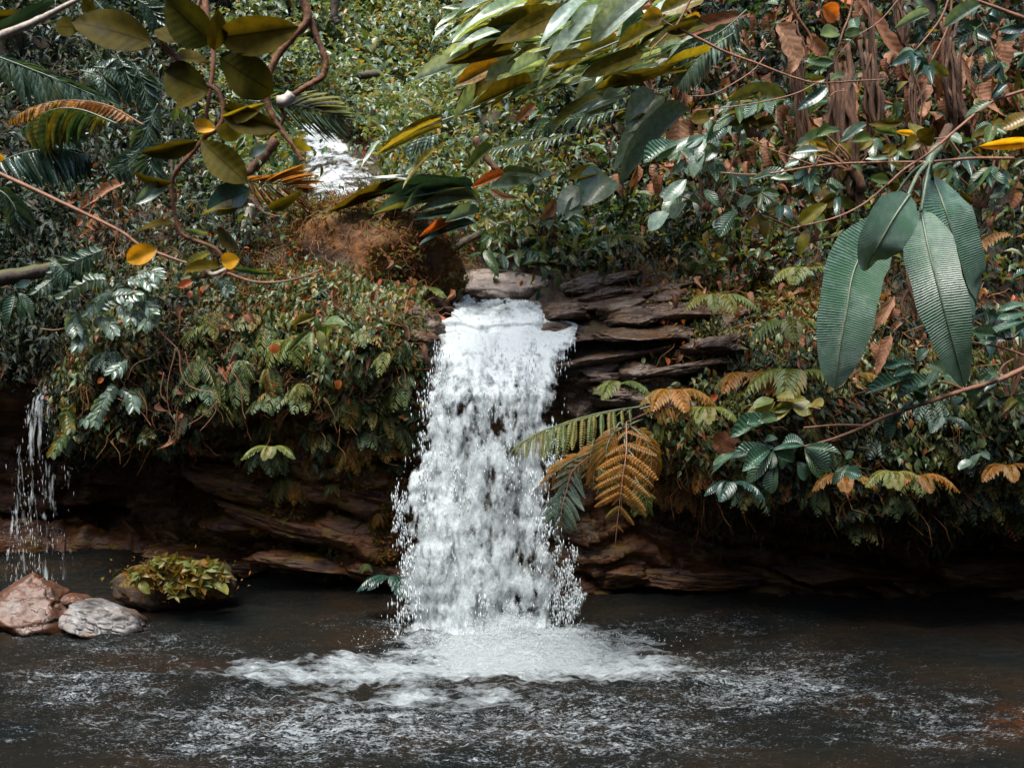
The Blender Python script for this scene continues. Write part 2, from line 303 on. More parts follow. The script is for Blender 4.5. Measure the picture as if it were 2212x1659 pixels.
M['whiterock'] = solidmat('pale_boulder', wet=True, crack=4.0, stops=[(.34, (.02, .018, .016)), (.47, (.08, .075, .07)), (.66, (.19, .19, .19))], scale=5, rough=.55, bump=1.0, bdist=.02, patch=(.14, .07, .04), pscale=2.2, pthr=(.56, .66))
M['mossrock'] = solidmat('mossy_boulder', wet=True, stops=[(.3, (.012, .008, .004)), (.6, (.045, .025, .011))], scale=7, rough=.85, bump=1, bdist=.03, patch=(.13, .05, .010), pscale=2.4, pthr=(.45, .6), moss=(.07, .05, .010), mossup=.5)

# white water -------------------------------------------------------
def fallmat(name, sx, sz, fx, fz, seed, lo=.10):
    m, t, n, l = newmat(name)
    a = nd(n, 'ShaderNodeAttribute', attribute_name='A'); sp = nd(n, 'ShaderNodeSeparateColor'); l.new(a.outputs['Color'], sp.inputs[0])
    tc = nd(n, 'ShaderNodeTexCoord')
    def N(x, z, off, det):
        mp = nd(n, 'ShaderNodeMapping'); mp.inputs['Scale'].default_value = (x, x*.7, z); mp.inputs['Location'].default_value = (off, off*1.7, off*.3)
        l.new(tc.outputs['Object'], mp.inputs[0]); q = noise(n, l, mp.outputs[0], 1.0, det, .6); return q
    n1 = N(sx, sz, 2.0, 4); n2 = N(fx, fz, seed+9, 5)
    q = mth(n, l, 'ADD', mth(n, l, 'MULTIPLY', n1, .68), mth(n, l, 'MULTIPLY', n2, .32))        # about .3 .. .7
    q = mth(n, l, 'ADD', q, mth(n, l, 'MULTIPLY_ADD', sp.outputs[0], .6, -.36))                # density attribute
    al = ramp(n, l, q, [(.40, (0, 0, 0)), (.47, (.5, .5, .5)), (.55, (1, 1, 1))])
    p = nd(n, 'ShaderNodeBsdfPrincipled'); p.inputs['Base Color'].default_value = (.60, .66, .68, 1); p.inputs['Roughness'].default_value = .45
    bp = nd(n, 'ShaderNodeBump'); bp.inputs['Strength'].default_value = .6; bp.inputs['Distance'].default_value = .04; l.new(n2, bp.inputs['Height']); l.new(bp.outputs[0], p.inputs['Normal'])
    tr = nd(n, 'ShaderNodeBsdfTranslucent'); tr.inputs[0].default_value = (.6, .68, .70, 1)
    m1 = nd(n, 'ShaderNodeMixShader'); m1.inputs[0].default_value = .3; l.new(p.outputs[0], m1.inputs[1]); l.new(tr.outputs[0], m1.inputs[2])
    tp = nd(n, 'ShaderNodeBsdfTransparent'); m2 = nd(n, 'ShaderNodeMixShader'); l.new(al, m2.inputs[0]); l.new(tp.outputs[0], m2.inputs[1]); l.new(m1.outputs[0], m2.inputs[2])
    o = nd(n, 'ShaderNodeOutputMaterial'); l.new(m2.outputs[0], o.inputs[0]); return m
def dropmat(name, col=(.8, .86, .88), tr_=.3):
    m, t, n, l = newmat(name)
    p = nd(n, 'ShaderNodeBsdfPrincipled'); p.inputs['Base Color'].default_value = (*col, 1); p.inputs['Roughness'].default_value = .3
    tr = nd(n, 'ShaderNodeBsdfTranslucent'); tr.inputs[0].default_value = (*col, 1)
    m1 = nd(n, 'ShaderNodeMixShader'); m1.inputs[0].default_value = tr_; l.new(p.outputs[0], m1.inputs[1]); l.new(tr.outputs[0], m1.inputs[2])
    o = nd(n, 'ShaderNodeOutputMaterial'); l.new(m1.outputs[0], o.inputs[0]); return m
M['drop'] = dropmat('white_water_drops', (.62, .68, .70))
def poolmat():
    m, t, n, l = newmat('pool_water')
    a = nd(n, 'ShaderNodeAttribute', attribute_name='A'); sp = nd(n, 'ShaderNodeSeparateColor'); l.new(a.outputs['Color'], sp.inputs[0])
    g = nd(n, 'ShaderNodeNewGeometry')
    def mapn(sc, s, det, r=.6):
        mp = nd(n, 'ShaderNodeMapping'); mp.inputs['Scale'].default_value = sc; l.new(g.outputs['Position'], mp.inputs[0]); return noise(n, l, mp.outputs[0], s, det, r)
    nb = mapn((1, 1.5, 1), 1.1, 4)
    base = ramp(n, l, nb, [(.36, (.012, .016, .015)), (.52, (.022, .020, .015)), (.70, (.040, .025, .014))])
    base = mixc(n, l, mth(n, l, 'MULTIPLY', sp.outputs[2], ramp(n, l, mapn((1, 3, 1), 5, 4), [(.4, (.1, .1, .1)), (.6, (1, 1, 1))])), base, (.15, .05, .010))
    f1 = mapn((1, 2.4, 1), 3.6, 6, .68); f2 = mapn((1, 2.6, 1), 17, 5, .7); f3 = mapn((1, 2.4, 1), 52, 4, .75)
    core = mth(n, l, 'ADD', mth(n, l, 'MULTIPLY', f1, .7), mth(n, l, 'MULTIPLY', f2, .3))
    c1 = ramp(n, l, mth(n, l, 'ADD', core, mth(n, l, 'MULTIPLY_ADD', sp.outputs[0], .62, -.34)), [(.44, (0, 0, 0)), (.60, (1, 1, 1))])
    spk = mth(n, l, 'ADD', mth(n, l, 'ADD', mth(n, l, 'MULTIPLY', f2, .38), mth(n, l, 'MULTIPLY', f3, .62)), mth(n, l, 'MULTIPLY_ADD', f1, .34, -.17))
    c2 = ramp(n, l, mth(n, l, 'ADD', spk, mth(n, l, 'MULTIPLY_ADD', sp.outputs[1], .30, -.225)), [(.48, (0, 0, 0)), (.55, (.95, .95, .95))])  # speckle paints sky glints on the ripples together with foam flecks
    foam_glints = mth(n, l, 'MAXIMUM', c1, c2)
    p = nd(n, 'ShaderNodeBsdfPrincipled'); l.new(mixc(n, l, foam_glints, base, mixc(n, l, f2, (.30, .36, .38), (.68, .74, .76))), p.inputs['Base Color'])
    l.new(mth(n, l, 'MULTIPLY_ADD', foam_glints, .5, .13), p.inputs['Roughness']); p.inputs['IOR'].default_value = 1.33; p.inputs['Specular IOR Level'].default_value = .5
    h = mth(n, l, 'ADD', mth(n, l, 'MULTIPLY', f3, .5), mth(n, l, 'ADD', f2, mth(n, l, 'MULTIPLY', foam_glints, .3)))
    bp = nd(n, 'ShaderNodeBump'); bp.inputs['Strength'].default_value = 1; bp.inputs['Distance'].default_value = .07; l.new(h, bp.inputs['Height']); l.new(bp.outputs[0], p.inputs['Normal'])
    o = nd(n, 'ShaderNodeOutputMaterial'); l.new(p.outputs[0], o.inputs[0]); return m
M['pool'] = poolmat()

# ------------------------------------------------------------------ the bank and hillside: one sheet swept through profiles
# per column: photo column, then (row, depth) for bottom, waterline, cave mid, cave roof, overhang lip, bank face, bank top, shelf, low, mid, high, beyond
def prof_(px, *rows): return (px, rows)
wz = lambda d: float(proj(np.array([0, d, 0.]))[1])
def c_(px, dw, *rest):
    return (px, [(float(proj(np.array([0, dw, -.6]))[1]), dw), (wz(dw), dw)]+list(rest))
COLS = [
 c_(-1100, 8.6, (1100, 8.6), (900, 8.4), (820, 8.2), (700, 8.3), (600, 8.6), (500, 9.2), (400, 9.8), (100, 11), (-300, 12.5), (-1100, 15)),
 c_(-300, 9.2, (1100, 9.3), (900, 9.1), (800, 8.8), (700, 9.0), (600, 9.3), (500, 9.8), (400, 10.3), (180, 11.5), (-60, 13), (-900, 18)),
 c_(0, 9.8, (1100, 10.2), (920, 10.0), (800, 9.1), (700, 9.3), (600, 9.6), (500, 10.1), (400, 10.6), (180, 12), (-60, 14), (-900, 20)),
 c_(150, 10.2, (1120, 10.6), (980, 10.3), (905, 8.6), (780, 8.4), (660, 8.8), (540, 9.5), (400, 10.4), (180, 12.3), (-60, 14.5), (-900, 21)),
 c_(250, 10.2, (1130, 10.8), (970, 10.4), (935, 8.1), (780, 8.0), (620, 8.5), (520, 9.2), (400, 10.2), (180, 12.6), (-60, 15.2), (-900, 22)),
 c_(390, 9.7, (1130, 10.0), (975, 9.5), (925, 8.0), (770, 7.9), (615, 8.4), (500, 9.2), (420, 10.3), (200, 13), (-60, 16), (-900, 23)),
 c_(560, 9.0, (1160, 8.6), (1000, 8.3), (880, 8.05), (760, 7.9), (630, 8.3), (540, 8.9), (450, 10), (210, 13.5), (-60, 17), (-900, 24)),
 c_(760, 8.8, (1160, 8.4), (1010, 8.2), (870, 8.0), (760, 7.9), (650, 8.2), (580, 8.8), (500, 10), (230, 14), (-60, 18), (-900, 25)),
 c_(890, 8.7, (1160, 8.35), (1000, 8.2), (870, 8.05), (770, 8.0), (705, 8.15), (660, 8.5), (560, 9.8), (230, 14), (-60, 18), (-900, 25)),
 c_(950, 8.6, (1160, 8.4), (1000, 8.35), (870, 8.3), (770, 8.25), (722, 8.35), (690, 8.9), (600, 10.2), (230, 14), (-60, 18), (-900, 25)),
 c_(1090, 8.6, (1160, 8.4), (1000, 8.35), (870, 8.3), (770, 8.25), (722, 8.35), (690, 8.9), (600, 10.2), (250, 13.6), (-60, 17.5), (-900, 25)),
 c_(1200, 8.6, (1160, 8.4), (1000, 8.4), (870, 8.35), (770, 8.25), (722, 8.3), (690, 8.8), (590, 9.8), (270, 13), (-60, 16.5), (-900, 24)),
 c_(1260, 8.6, (1160, 8.4), (1000, 8.6), (870, 8.5), (790, 7.95), (710, 8.2), (650, 8.8), (560, 9.6), (280, 12.4), (-60, 15.5), (-900, 23)),
 c_(1420, 8.6, (1190, 8.6), (1080, 8.7), (960, 8.1), (820, 7.8), (700, 8.2), (640, 8.7), (540, 9.4), (280, 11.6), (-60, 14), (-900, 21)),
 c_(1560, 8.6, (1200, 8.6), (1120, 8.8), (1085, 7.6), (900, 7.5), (740, 7.9), (640, 8.6), (520, 9.2), (270, 11), (-60, 13), (-900, 19)),
 c_(1800, 8.55, (1210, 8.55), (1130, 8.8), (1100, 7.3), (930, 7.2), (760, 7.6), (640, 8.3), (520, 8.9), (270, 10.4), (-60, 12), (-900, 17)),
 c_(2212, 8.5, (1220, 8.4), (1140, 8.7), (1080, 7.2), (920, 7.1), (760, 7.4), (640, 8.0), (500, 8.6), (260, 9.8), (-60, 11.2), (-900, 15)),
 c_(2560, 8.3, (1220, 8.2), (1140, 8.4), (1080, 7.0), (920, 6.9), (760, 7.2), (640, 7.7), (500, 8.2), (260, 9.2), (-60, 10.4), (-900, 13)),
 c_(3500, 7, (1220, 7), (1140, 7), (1080, 6.2), (920, 6.1), (760, 6.4), (640, 6.8), (500, 7.2), (260, 8), (-60, 9), (-900, 11)),
]
NU = 430; K = len(COLS[0][1]); NS = (3, 14, 14, 12, 16, 18, 14, 14, 26, 26, 20)
cx = np.array([c[0] for c in COLS], float); cr = np.array([[p[0] for p in c[1]] for c in COLS]); cd = np.array([[p[1] for p in c[1]] for c in COLS])
pu = np.concatenate([np.linspace(-1100, -60, 24)[:-1], np.linspace(-60, 2270, NU-46), np.linspace(2270, 3500, 24)[1:]]); NU = len(pu)
def smooth_interp(x, xp, fp):
    i = np.clip(np.searchsorted(xp, x)-1, 0, len(xp)-2); t = np.clip((x-xp[i])/(xp[i+1]-xp[i]), 0, 1); t = t*t*(3-2*t)*.6+t*.4
    return fp[i]+(fp[i+1]-fp[i])*t
kr = np.stack([smooth_interp(pu, cx, cr[:, k]) for k in range(K)]); kd = np.stack([smooth_interp(pu, cx, cd[:, k]) for k in range(K)])
kP = W(pu[None], kr, kd)                                                       # K x NU x 3
rowsP, vv = [], []
for k in range(K-1):
    for j in range(NS[k]):
        t = j/NS[k]; rowsP.append(kP[k]*(1-t)+kP[k+1]*t); vv.append(k+t)
rowsP.append(kP[-1]); vv.append(K-1); G = np.array(rowsP); vv = np.array(vv)
for _ in range(2):                                                             # soften the profile corners
    G[1:-1] = .5*G[1:-1]+.25*(G[2:]+G[:-2])
def gnorm(G):
    du = np.gradient(G, axis=1); dv = np.gradient(G, axis=0); return nrm(np.cross(du, dv))
GN = gnorm(G)
big = fbm(G*.9, 5, 3)*.22; med = fbm(G*3.1, 9, 4)*.09
lay = G[..., 2]*5.2+G[..., 0]*.9+fbm(G*.8, 31, 3)*1.3                           # tilted rock strata
stra = (np.abs((lay % 1)-.5)*2)**.6*.13+np.floor(lay) % 2*.06
rockm = sst(.5, 1.2, vv)[:, None]*(1-sst(4.3, 5.0, vv))[:, None]
far = 1+2*sst(7, 10, vv)[:, None]
ctr = 1-.8*np.exp(-((pu-1075)/150)**2)[None]*(1-sst(6, 8, vv))[:, None]
G = G+GN*((big*far+med+(stra-.08)*rockm)*ctr)[..., None]
GN = gnorm(G)
mb = MB(); mb.add(G.reshape(-1, 3), gridF(len(vv), NU))
cut = int(np.searchsorted(vv, 4.6))                                            # rock below, soil above
def sub(i0, i1): return MB().add(G[i0:i1].reshape(-1, 3), gridF(i1-i0, NU))
o = sub(0, cut+1).build('cliff', M['cliff'], kind='structure'); CLIFF = o; WM[o.name] = Matrix.Identity(4)
o = sub(cut, len(vv)).build('hillside', M['soil'], kind='structure'); HILL = o; WM[o.name] = Matrix.Identity(4)
# the wooded valley side behind and beside the viewer (added to block low sky light; only glimpsed in reflections)
th = np.linspace(math.radians(125), math.radians(415), 120); hh = np.linspace(0, 1, 40)
rad = 8.5+hh[:, None]*9+0*th; rad = rad*(1+.35*np.abs(np.cos(th))*0)
Pg = np.stack([rad*np.cos(th)*1.15, 1.5+rad*np.sin(th), -.6+hh[:, None]*13+0*th], -1)
Pg = Pg+nrm(Pg*np.array([1, 1, 0.]))*(fbm(Pg*.5, 77, 4)*1.2)[..., None]
Pg = Pg[:, (Pg[:, :, 1].min(0) < 7.0)]
o = MB().add(Pg.reshape(-1, 3), gridF(Pg.shape[0], Pg.shape[1])).build('sky_blocking_side', M['soil'], kind='structure')
gxx, gyy = np.meshgrid(np.linspace(-14, 14, 60), np.linspace(-9, 11, 50)); bed = np.stack([gxx, gyy, -.55+.1*fbm(np.stack([gxx, gyy, 0*gxx], -1), 3)], -1)
o = MB().add(bed.reshape(-1, 3), gridF(50, 60)).build('pool_bed', M['cliff'], kind='structure')

# sampling of the sheet
e1 = G[:-1, 1:]-G[:-1, :-1]; e2 = G[1:, :-1]-G[:-1, :-1]; AR = np.linalg.norm(np.cross(e1, e2), axis=-1)
CPx, CRow = proj((G[:-1, :-1]+G[1:, 1:])*.5)
def sample(n, dens, v0=3.5, v1=10.5, umin=-120, umax=2330):
    """n random points with weight dens(px,row,v); returns P,N,px,row,v"""
    vc = (vv[:-1]+vv[1:])*.5
    wgt = AR*dens(CPx, CRow, vc[:, None]+0*CPx)*((vc >= v0) & (vc <= v1))[:, None]*((CPx > umin) & (CPx < umax) & (CRow > -80) & (CRow < 1330))
    wgt = np.maximum(wgt, 0); c = np.cumsum(wgt.ravel()); i = np.searchsorted(c, R.random(n)*c[-1]); i = np.minimum(i, wgt.size-1)
    a, b = i//wgt.shape[1], i % wgt.shape[1]; f, g = R.random(n)[:, None], R.random(n)[:, None]
    P = G[a, b]*(1-f)*(1-g)+G[a+1, b]*f*(1-g)+G[a, b+1]*(1-f)*g+G[a+1, b+1]*f*g
    px, row = proj(P); return P, GN[a, b], px, row, vc[a]
def rv(n, s=1.): return R.normal(size=(n, 3))*s
def blob(px, row, cx_, cy_, sx, sy): return np.exp(-((px-cx_)/sx)**2-((row-cy_)/sy)**2)
#@@PART2
# ------------------------------------------------------------------ PART 2: builders
def hit(px, row, v0=3.2, v1=11):
    vc = ((vv[:-1]+vv[1:])*.5)[:, None]; d = (CPx-px)**2+(CRow-row)**2+1e6*((vc < v0) | (vc > v1))
    near = d < max(200, d.min()*1.5); q = np.where(near, G[:-1, :-1, 1], 1e9); i = np.unravel_index(q.argmin(), q.shape)
    return G[i], GN[i]
def hitd(px, row, v0=3.2): return float(hit(px, row, v0)[0][1])
TCACHE = {}
TSPEC = {'oval': dict(nl=10, nc=4), 'obov': dict(nl=10, nc=4), 'lance': dict(nl=9, nc=2), 'strap': dict(nl=10, nc=4), 'arrow': dict(nl=6, nc=2), 'band': dict(nl=12, nc=4)}
def tleaf(prof, mat, var=None, name='leaf', **k):
    var = random.randrange(4) if var is None else var; key = (prof, mat, var, tuple(sorted(k.items())))
    if key not in TCACHE:
        kk = dict(TSPEC[prof]); kk.update(fold=(.3, .18, .4, .1)[var], bend=(.12, .3, .2, .42)[var], wave=(.01, .02, .012, .03)[var], seed=var*2.3, twist=(.1, -.25, .3, -.1)[var]); kk.update(k)
        V, F, A = leafT(prof, **kk); A = A.copy(); A[:, 0] = var*.13
        TCACHE[key] = MB().add(V, F, A).mesh(name, M[mat])
    return TCACHE[key]
def leaf_at(parent, p, d, n, L, w_, prof, mat, var=None, name='leaf', **k):
    return inst(name, tleaf(prof, mat, var, **k), parent, frame(p, d, n, w_, L, L))
UPV = np.array([0, 0, 1.]); UPM = {'pale': .7, 'sheen': .7, 'teal': .1, 'corr': .9, 'green': .6, 'fern': .7, 'olive': 0., 'yellow': 0.}
def faceN(p, roll=0., D=None):
    n = np.array([0, 0, CAMH])-np.asarray(p); n = n/np.linalg.norm(n)
    if D is not None:
        D = D/np.linalg.norm(D); n = n-D*np.dot(n, D); n = n/np.linalg.norm(n); x = np.cross(D, n); n = n*math.cos(roll)+x*math.sin(roll)
    return n
def LP(parent, b, t, wpx, d, mat, prof='oval', dd=0., roll=None, name='leaf', var=None, **k):
    """leaf from photo point b to photo point t at depth d (tip at d+dd)"""
    p = W(b[0], b[1], d); q = W(t[0], t[1], d+dd); D = q-p; roll = random.uniform(-.5, .5) if roll is None else roll
    n0 = faceN(p, 0, D); n = faceN(p, roll, D)+UPV*UPM.get(mat, .25); n = n-D*np.dot(n, D)/np.dot(D, D); n = n/np.linalg.norm(n)
    w_ = wpx/FPX*d/max(.62, abs(float(np.dot(n, n0)))); L = float(np.linalg.norm(D))
    return leaf_at(parent, p, D, n, L*1.03, w_, prof, mat, var, name, **k)
def stempts(pts, d):
    """photo points (x,y[,depth]) -> world"""
    out = []
    for i, q in enumerate(pts): out.append(W(q[0], q[1], q[2] if len(q) > 2 else d))
    return np.array(out)
def stem(parent, pts, d, r0, r1, mat='twig', name='branch', n=None, rough=.12, ns=7, wob=.0):
    P = catmull(stempts(pts, d), n or 8*len(pts)); L = np.linspace(r0, r1, len(P))
    if wob: P = P+np.stack([vn(P*7+k*9, k) for k in range(3)], -1)*wob
    mb = MB(); tube(mb, P, L, ns, rough, seed=int(abs(pts[0][0]))); o = mb.build(name, M[mat], parent); return o, P
def zz(k, *pts): return [Z(k, *p[:2])+tuple(p[2:]) for p in pts]

def frond(parent, C, N, n, plen, pw, mat, prof='lance', ang=1.0, droop=.3, shape=None, rmat='stem', rr=.004, t0=.12, name='frond', pname='pinna', merged=False, bip=False, jit=.1, frommesh=None):
    """frond part with its pinnae as sub-parts (or merged into one mesh when far off)"""
    Cc = catmull(C, 40); T = nrm(np.gradient(Cc, axis=0)); N = np.asarray(N, float); Nn = nrm(N-T*np.sum(T*N, -1, keepdims=True)); X = np.cross(T, Nn)
    shape = shape or (lambda t: np.sin(math.pi*np.clip(t*.88+.1, 0, 1))**.7)
    mb = MB(); tube(mb, Cc, np.linspace(rr, rr*.3, 40), 5)
    ts = np.linspace(t0, .985, n); P, D, NN, L = [], [], [], []
    for t in ts:
        i = min(39, int(t*39)); l = plen*float(shape((t-t0)/(1-t0)))
        for s in (-1, 1):
            a = ang*(1-.45*t)+random.uniform(-jit, jit)
            P.append(Cc[i]); D.append(X[i]*s*math.sin(a)+T[i]*math.cos(a)-Nn[i]*droop*.5+np.array([0, 0, -droop*.6])); NN.append(Nn[i]+X[i]*s*.25*random.random()); L.append(l*random.uniform(.9, 1.08))
    P, D, NN, L = map(np.array, (P, D, NN, L)); L = np.maximum(L, plen*.08)
    if merged:
        T_ = leafT(prof, nl=3, nc=2, fold=.3, bend=.2); r_ = np.full(len(P), random.random())
        if bip:
            D = nrm(D); NN = nrm(NN-D*np.sum(NN*D, -1, keepdims=True)); XX = np.cross(D, NN)
            for j in range(1, 9):
                t = j/9; 
                for s in (-1, 1): scat(mb, leafT(prof, nl=2, nc=2, fold=.2, bend=.1), P+D*(L*t)[:, None]-NN*(L*.15*t*t)[:, None], XX*s+D*.6, NN, L*.2*(1.1-t), L*.075, r_)
        else: scat(mb, T_, P, D, NN, L, pw*np.minimum(1, L/plen+.3), r_)
        m = mb.build(name, M[mat], parent); m.data.materials[0] = M[mat]; return m
    fo = mb.build(name, M[rmat], parent)
    for i in range(len(P)):
        if frommesh is not None: inst(pname, random.choice(frommesh), fo, frame(P[i], D[i], NN[i], L[i], L[i], L[i]))
        else: leaf_at(fo, P[i], D[i], NN[i], L[i], pw*min(1, L[i]/plen+.3), prof, mat, name=pname)
    return fo
def pinna_mesh(mat, n=11, wide=.19, droop=.25, seed=0):
    """unit-length pinna cut into pinnules, itself gently drooping"""
    mb = MB(); t = np.linspace(0, 1, 14); C = np.stack([0*t, t-.05*t**2, -droop*t**2], -1); tube(mb, C, np.linspace(.012, .003, 14), 4, rnd=.1)
    ts = np.linspace(.07, .97, n); P = np.stack([0*ts, ts-.05*ts**2, -droop*ts**2], -1); L = wide*np.sin(math.pi*np.clip(ts*.85+.13, 0, 1))**.7
    for s in (-1, 1):
        D = np.stack([np.full(n, s*1.), np.full(n, .45), np.full(n, -.25)], -1)+rv(n, .05)
        scat(mb, leafT('lance', nl=3, nc=2, fold=.3, bend=.2), P, D, np.tile([0, 0, 1.], (n, 1)), L, np.full(n, .075), np.full(n, .1))
    return mb.mesh('pinna', M[mat])

def rock(name, label, cat, px, row, d, sx, sy, sz, mat, seed=0, rot=(0, 0, 0), cuts=9, rough=.06, group=None, parent=None, nphi=72, nth=48, lo=.62, sharp=0., ang=False):
    rs = np.random.default_rng(seed+100); c = W(px, row, d)
    ph = np.linspace(0, 2*math.pi, nphi+1); tt = np.linspace(0, math.pi, nth+1)
    Dr = np.stack([np.sin(tt)[:, None]*np.cos(ph), np.sin(tt)[:, None]*np.sin(ph), np.cos(tt)[:, None]+0*ph], -1)
    r = np.ones(Dr.shape[:2]); pn = nrm(rs.normal(size=(cuts, 3))); po = rs.uniform(lo, .95, cuts)
    for n_, o_ in zip(pn, po):
        q = Dr@n_; r = np.minimum(r, np.where(q > .05, o_/np.maximum(q, .05), 9))
    P = Dr*r[..., None]; P = P*(1+rough*fbm(Dr*2.1+seed, seed, 5)[..., None]*(.5 if ang else 1.5)+(.035*fbm(Dr*6+seed, seed+9, 5)[..., None] if ang else 0))
    if sharp: 
        lay = P[..., 2]*7/ max(.3, sz) + fbm(P*2+seed, seed+4, 2); P = P*(1-sharp*((np.abs(lay % 1-.5)*2) > .8)[..., None])
    if ang: P = P*(1-.10*np.clip(1-np.abs(fbm(Dr*2.3+seed*1.7, seed+31, 3))*5, 0, 1)[..., None])+0*P
    P = P*np.array([sx, sy, sz])*.5
    from mathutils import Euler
    Rm = np.array(Euler(rot).to_matrix()); P = P@Rm.T+c
    nf = (nth+1)*(nphi+1); mb = MB(); mb.add(P.reshape(-1, 3), gridF(nth+1, nphi+1)[:, ::-1])
    o = mb.build(name, M[mat], parent)
    if parent is None: tag(o, label, cat, group); WM[o.name] = Matrix.Identity(4)
    return o

# ------------------------------------------------------------------ pool water
xs = np.concatenate([np.linspace(-14, -5.2, 12)[:-1], np.linspace(-5.2, 5.2, 700), np.linspace(5.2, 14, 12)[1:]])
ys = np.concatenate([np.linspace(-9, 4.4, 14)[:-1], np.linspace(4.4, 10.2, 330)])
X_, Y_ = np.meshgrid(xs, ys); P0 = np.stack([X_, Y_, 0*X_], -1); px_, row_ = proj(P0)
FC = W(1120, 1380, wl(1380)); 
core = np.maximum.reduce([blob(px_, row_, 1120, 1412, 390, 78)*.90, blob(px_, row_, 860, 1445, 330, 48)*.80, blob(px_, row_, 600, 1455, 280, 44)*.66, blob(px_, row_, 900, 1500, 420, 50)*.62, blob(px_, row_, 1330, 1440, 250, 46)*.80, blob(px_, row_, 1080, 1445, 300, 46)*.90, blob(px_, row_, 950, 1505, 520, 50)*.60, blob(px_, row_, 1480, 1460, 150, 50)*.5])
core = core*np.where(row_ < 1345, np.exp(-((1345-row_)/18)**2), 1)
spk = np.maximum.reduce([blob(px_, row_, 700, 1570, 900, 150)*.80, blob(px_, row_, 200, 1480, 400, 90)*.72, blob(px_, row_, 1250, 1570, 600, 150)*.78, blob(px_, row_, 1650, 1480, 420, 120)*.80, blob(px_, row_, 2000, 1560, 400, 130)*.66, blob(px_, row_, 300, 1400, 500, 60)*.62, blob(px_, row_, 1500, 1350, 400, 40)*.6, blob(px_, row_, 1000, 1350, 400, 40)*.75])  # spread of the painted glints and foam flecks
bedc = blob(px_, row_, 2215, 1562, 85, 32)*.9
chop = .75+.55*np.clip(core, 0, 1)+.3*spk
Pn = np.stack([X_, Y_*1.9, 0*X_], -1)
hz = (fbm(Pn*1.6, 3, 3)*.03+(.5-np.abs(fbm(Pn*5.5, 8, 3)))*.017+fbm(Pn*13, 12, 2)*.011)*(chop+.15)
hz = hz+np.clip(blob(px_, row_, 1120, 1385, 210, 30), 0, 1)*(.06+.04*fbm(Pn*5, 21, 3))
A_ = np.stack([core, spk, bedc, 0*core], -1)
o = MB().add(np.stack([X_, Y_, hz], -1).reshape(-1, 3), gridF(len(ys), len(xs)), A_.reshape(-1, 4)).build('water', M['pool'], kind='structure')

# ------------------------------------------------------------------ falling water
OCT = (np.array([[0, 0, 1.], [.5, 0, .15], [0, .5, .1], [-.5, 0, .15], [0, -.5, .1], [0, 0, -.8]]), np.array([[0, 1, 2], [0, 2, 3], [0, 3, 4], [0, 4, 1], [5, 2, 1], [5, 3, 2], [5, 4, 3], [5, 1, 4]]))
def drops(mb, P, r, stretch, D=None):
    V, F = OCT; n = len(P); r = np.broadcast_to(r, (n,)); st = np.broadcast_to(stretch, (n,))
    D = np.tile([0, 0, 1.], (n, 1)) if D is None else nrm(D); a = nrm(np.cross(D, np.array([.3, 1, .1]))); b = np.cross(D, a)
    out = P[:, None]+(V[None, :, 0:1]*a[:, None]+V[None, :, 1:2]*b[:, None])*(2*r)[:, None, None]+V[None, :, 2:3]*D[:, None]*(r*st)[:, None, None]
    FF = F[None]+(np.arange(n)*6)[:, None, None]; mb.add(out.reshape(-1, 3), FF.reshape(-1, 3))
def sheet(mb, rows, deps, lft, rgt, nu, nv, off, seed, dens, amp=.05, keys=None):
    rr = np.linspace(rows[0], rows[-1], nv); d = np.interp(rr, rows, deps); l = np.interp(rr, *lft); r = np.interp(rr, *rgt); s = np.linspace(0, 1, nu)
    px = l[:, None]*(1-s)+r[:, None]*s; P = W(px, rr[:, None]+0*px, d[:, None]-off+0*px)
    P[..., 1] += -.10*np.sin(math.pi*s)*sst(730, 900, rr)[:, None]; P[..., 0] += (.05*fbm(np.stack([rr*.03, 0*rr, 0*rr+seed*0], -1), 3, 3))[:, None]*np.sin(math.pi*(s-.5))
    q = P*np.array([3.2, 1, 1.6])+seed
    P[..., 1] -= amp*fbm(q, seed, 4); P[..., 0] += .4*amp*fbm(q*1.3, seed+5, 3)
    P[..., 2] += .045*fbm(P*np.array([4, 4, 4])+3, 55, 3)*(1-sst(700, 760, rr))[:, None]
    A = np.zeros(P.shape[:2]+(4,)); A[..., 0] = dens(s[None]+0*px, rr[:, None]+0*px, px)
    mb.add(P.reshape(-1, 3), gridF(nv, nu), A.reshape(-1, 4)); return mb
wf = thing('waterfall', 'broad white waterfall pouring over the rock lip into the pool', 'waterfall', W(1100, 1380, 7.55))
SR = (642, 655, 668, 680, 690); SD = np.minimum.accumulate([hitd(1090, q)-.14 for q in SR])
ROWS = SR+(700, 712, 728, 770, 850, 1000, 1390); DEP = tuple(float(v) for v in SD)+tuple(min(float(SD[-1])-.05, v) for v in (8.68, 8.42, 8.12, 7.92, 7.72, 7.62, 7.55))
LFT = ((642, 688, 700, 730, 760, 900, 1000, 1080, 1200, 1390), (1002, 985, 952, 942, 932, 905, 890, 866, 868, 862)); RGT = ((642, 665, 690, 702, 740, 760, 850, 1000, 1150, 1250, 1390), (1160, 1190, 1200, 1246, 1238, 1226, 1206, 1198, 1200, 1215, 1225))
def dmain(base):
    def f(s, r, px):
        top = 1-sst(690, 900, r); edge = sst(0, .10, s)*sst(0, .10, 1-s)
        D = base+.24*top+.10*sst(1280, 1380, r)*edge-.22*(1-sst(655, 700, r))-.5*(1-sst(640, 650, r))
        D = D-.34*(1-edge)*(1-top*.5)
        D = D+.09*blob(px, r, 960, 1120, 50, 220)+.05*blob(px, r, 1080, 1300, 60, 100)-.06*blob(px, r, 1060, 900, 80, 90)-.05*blob(px, r, 1080, 1020, 70, 120)-.10*blob(px, r, 1190, 1260, 60, 110)
        return D
    return f
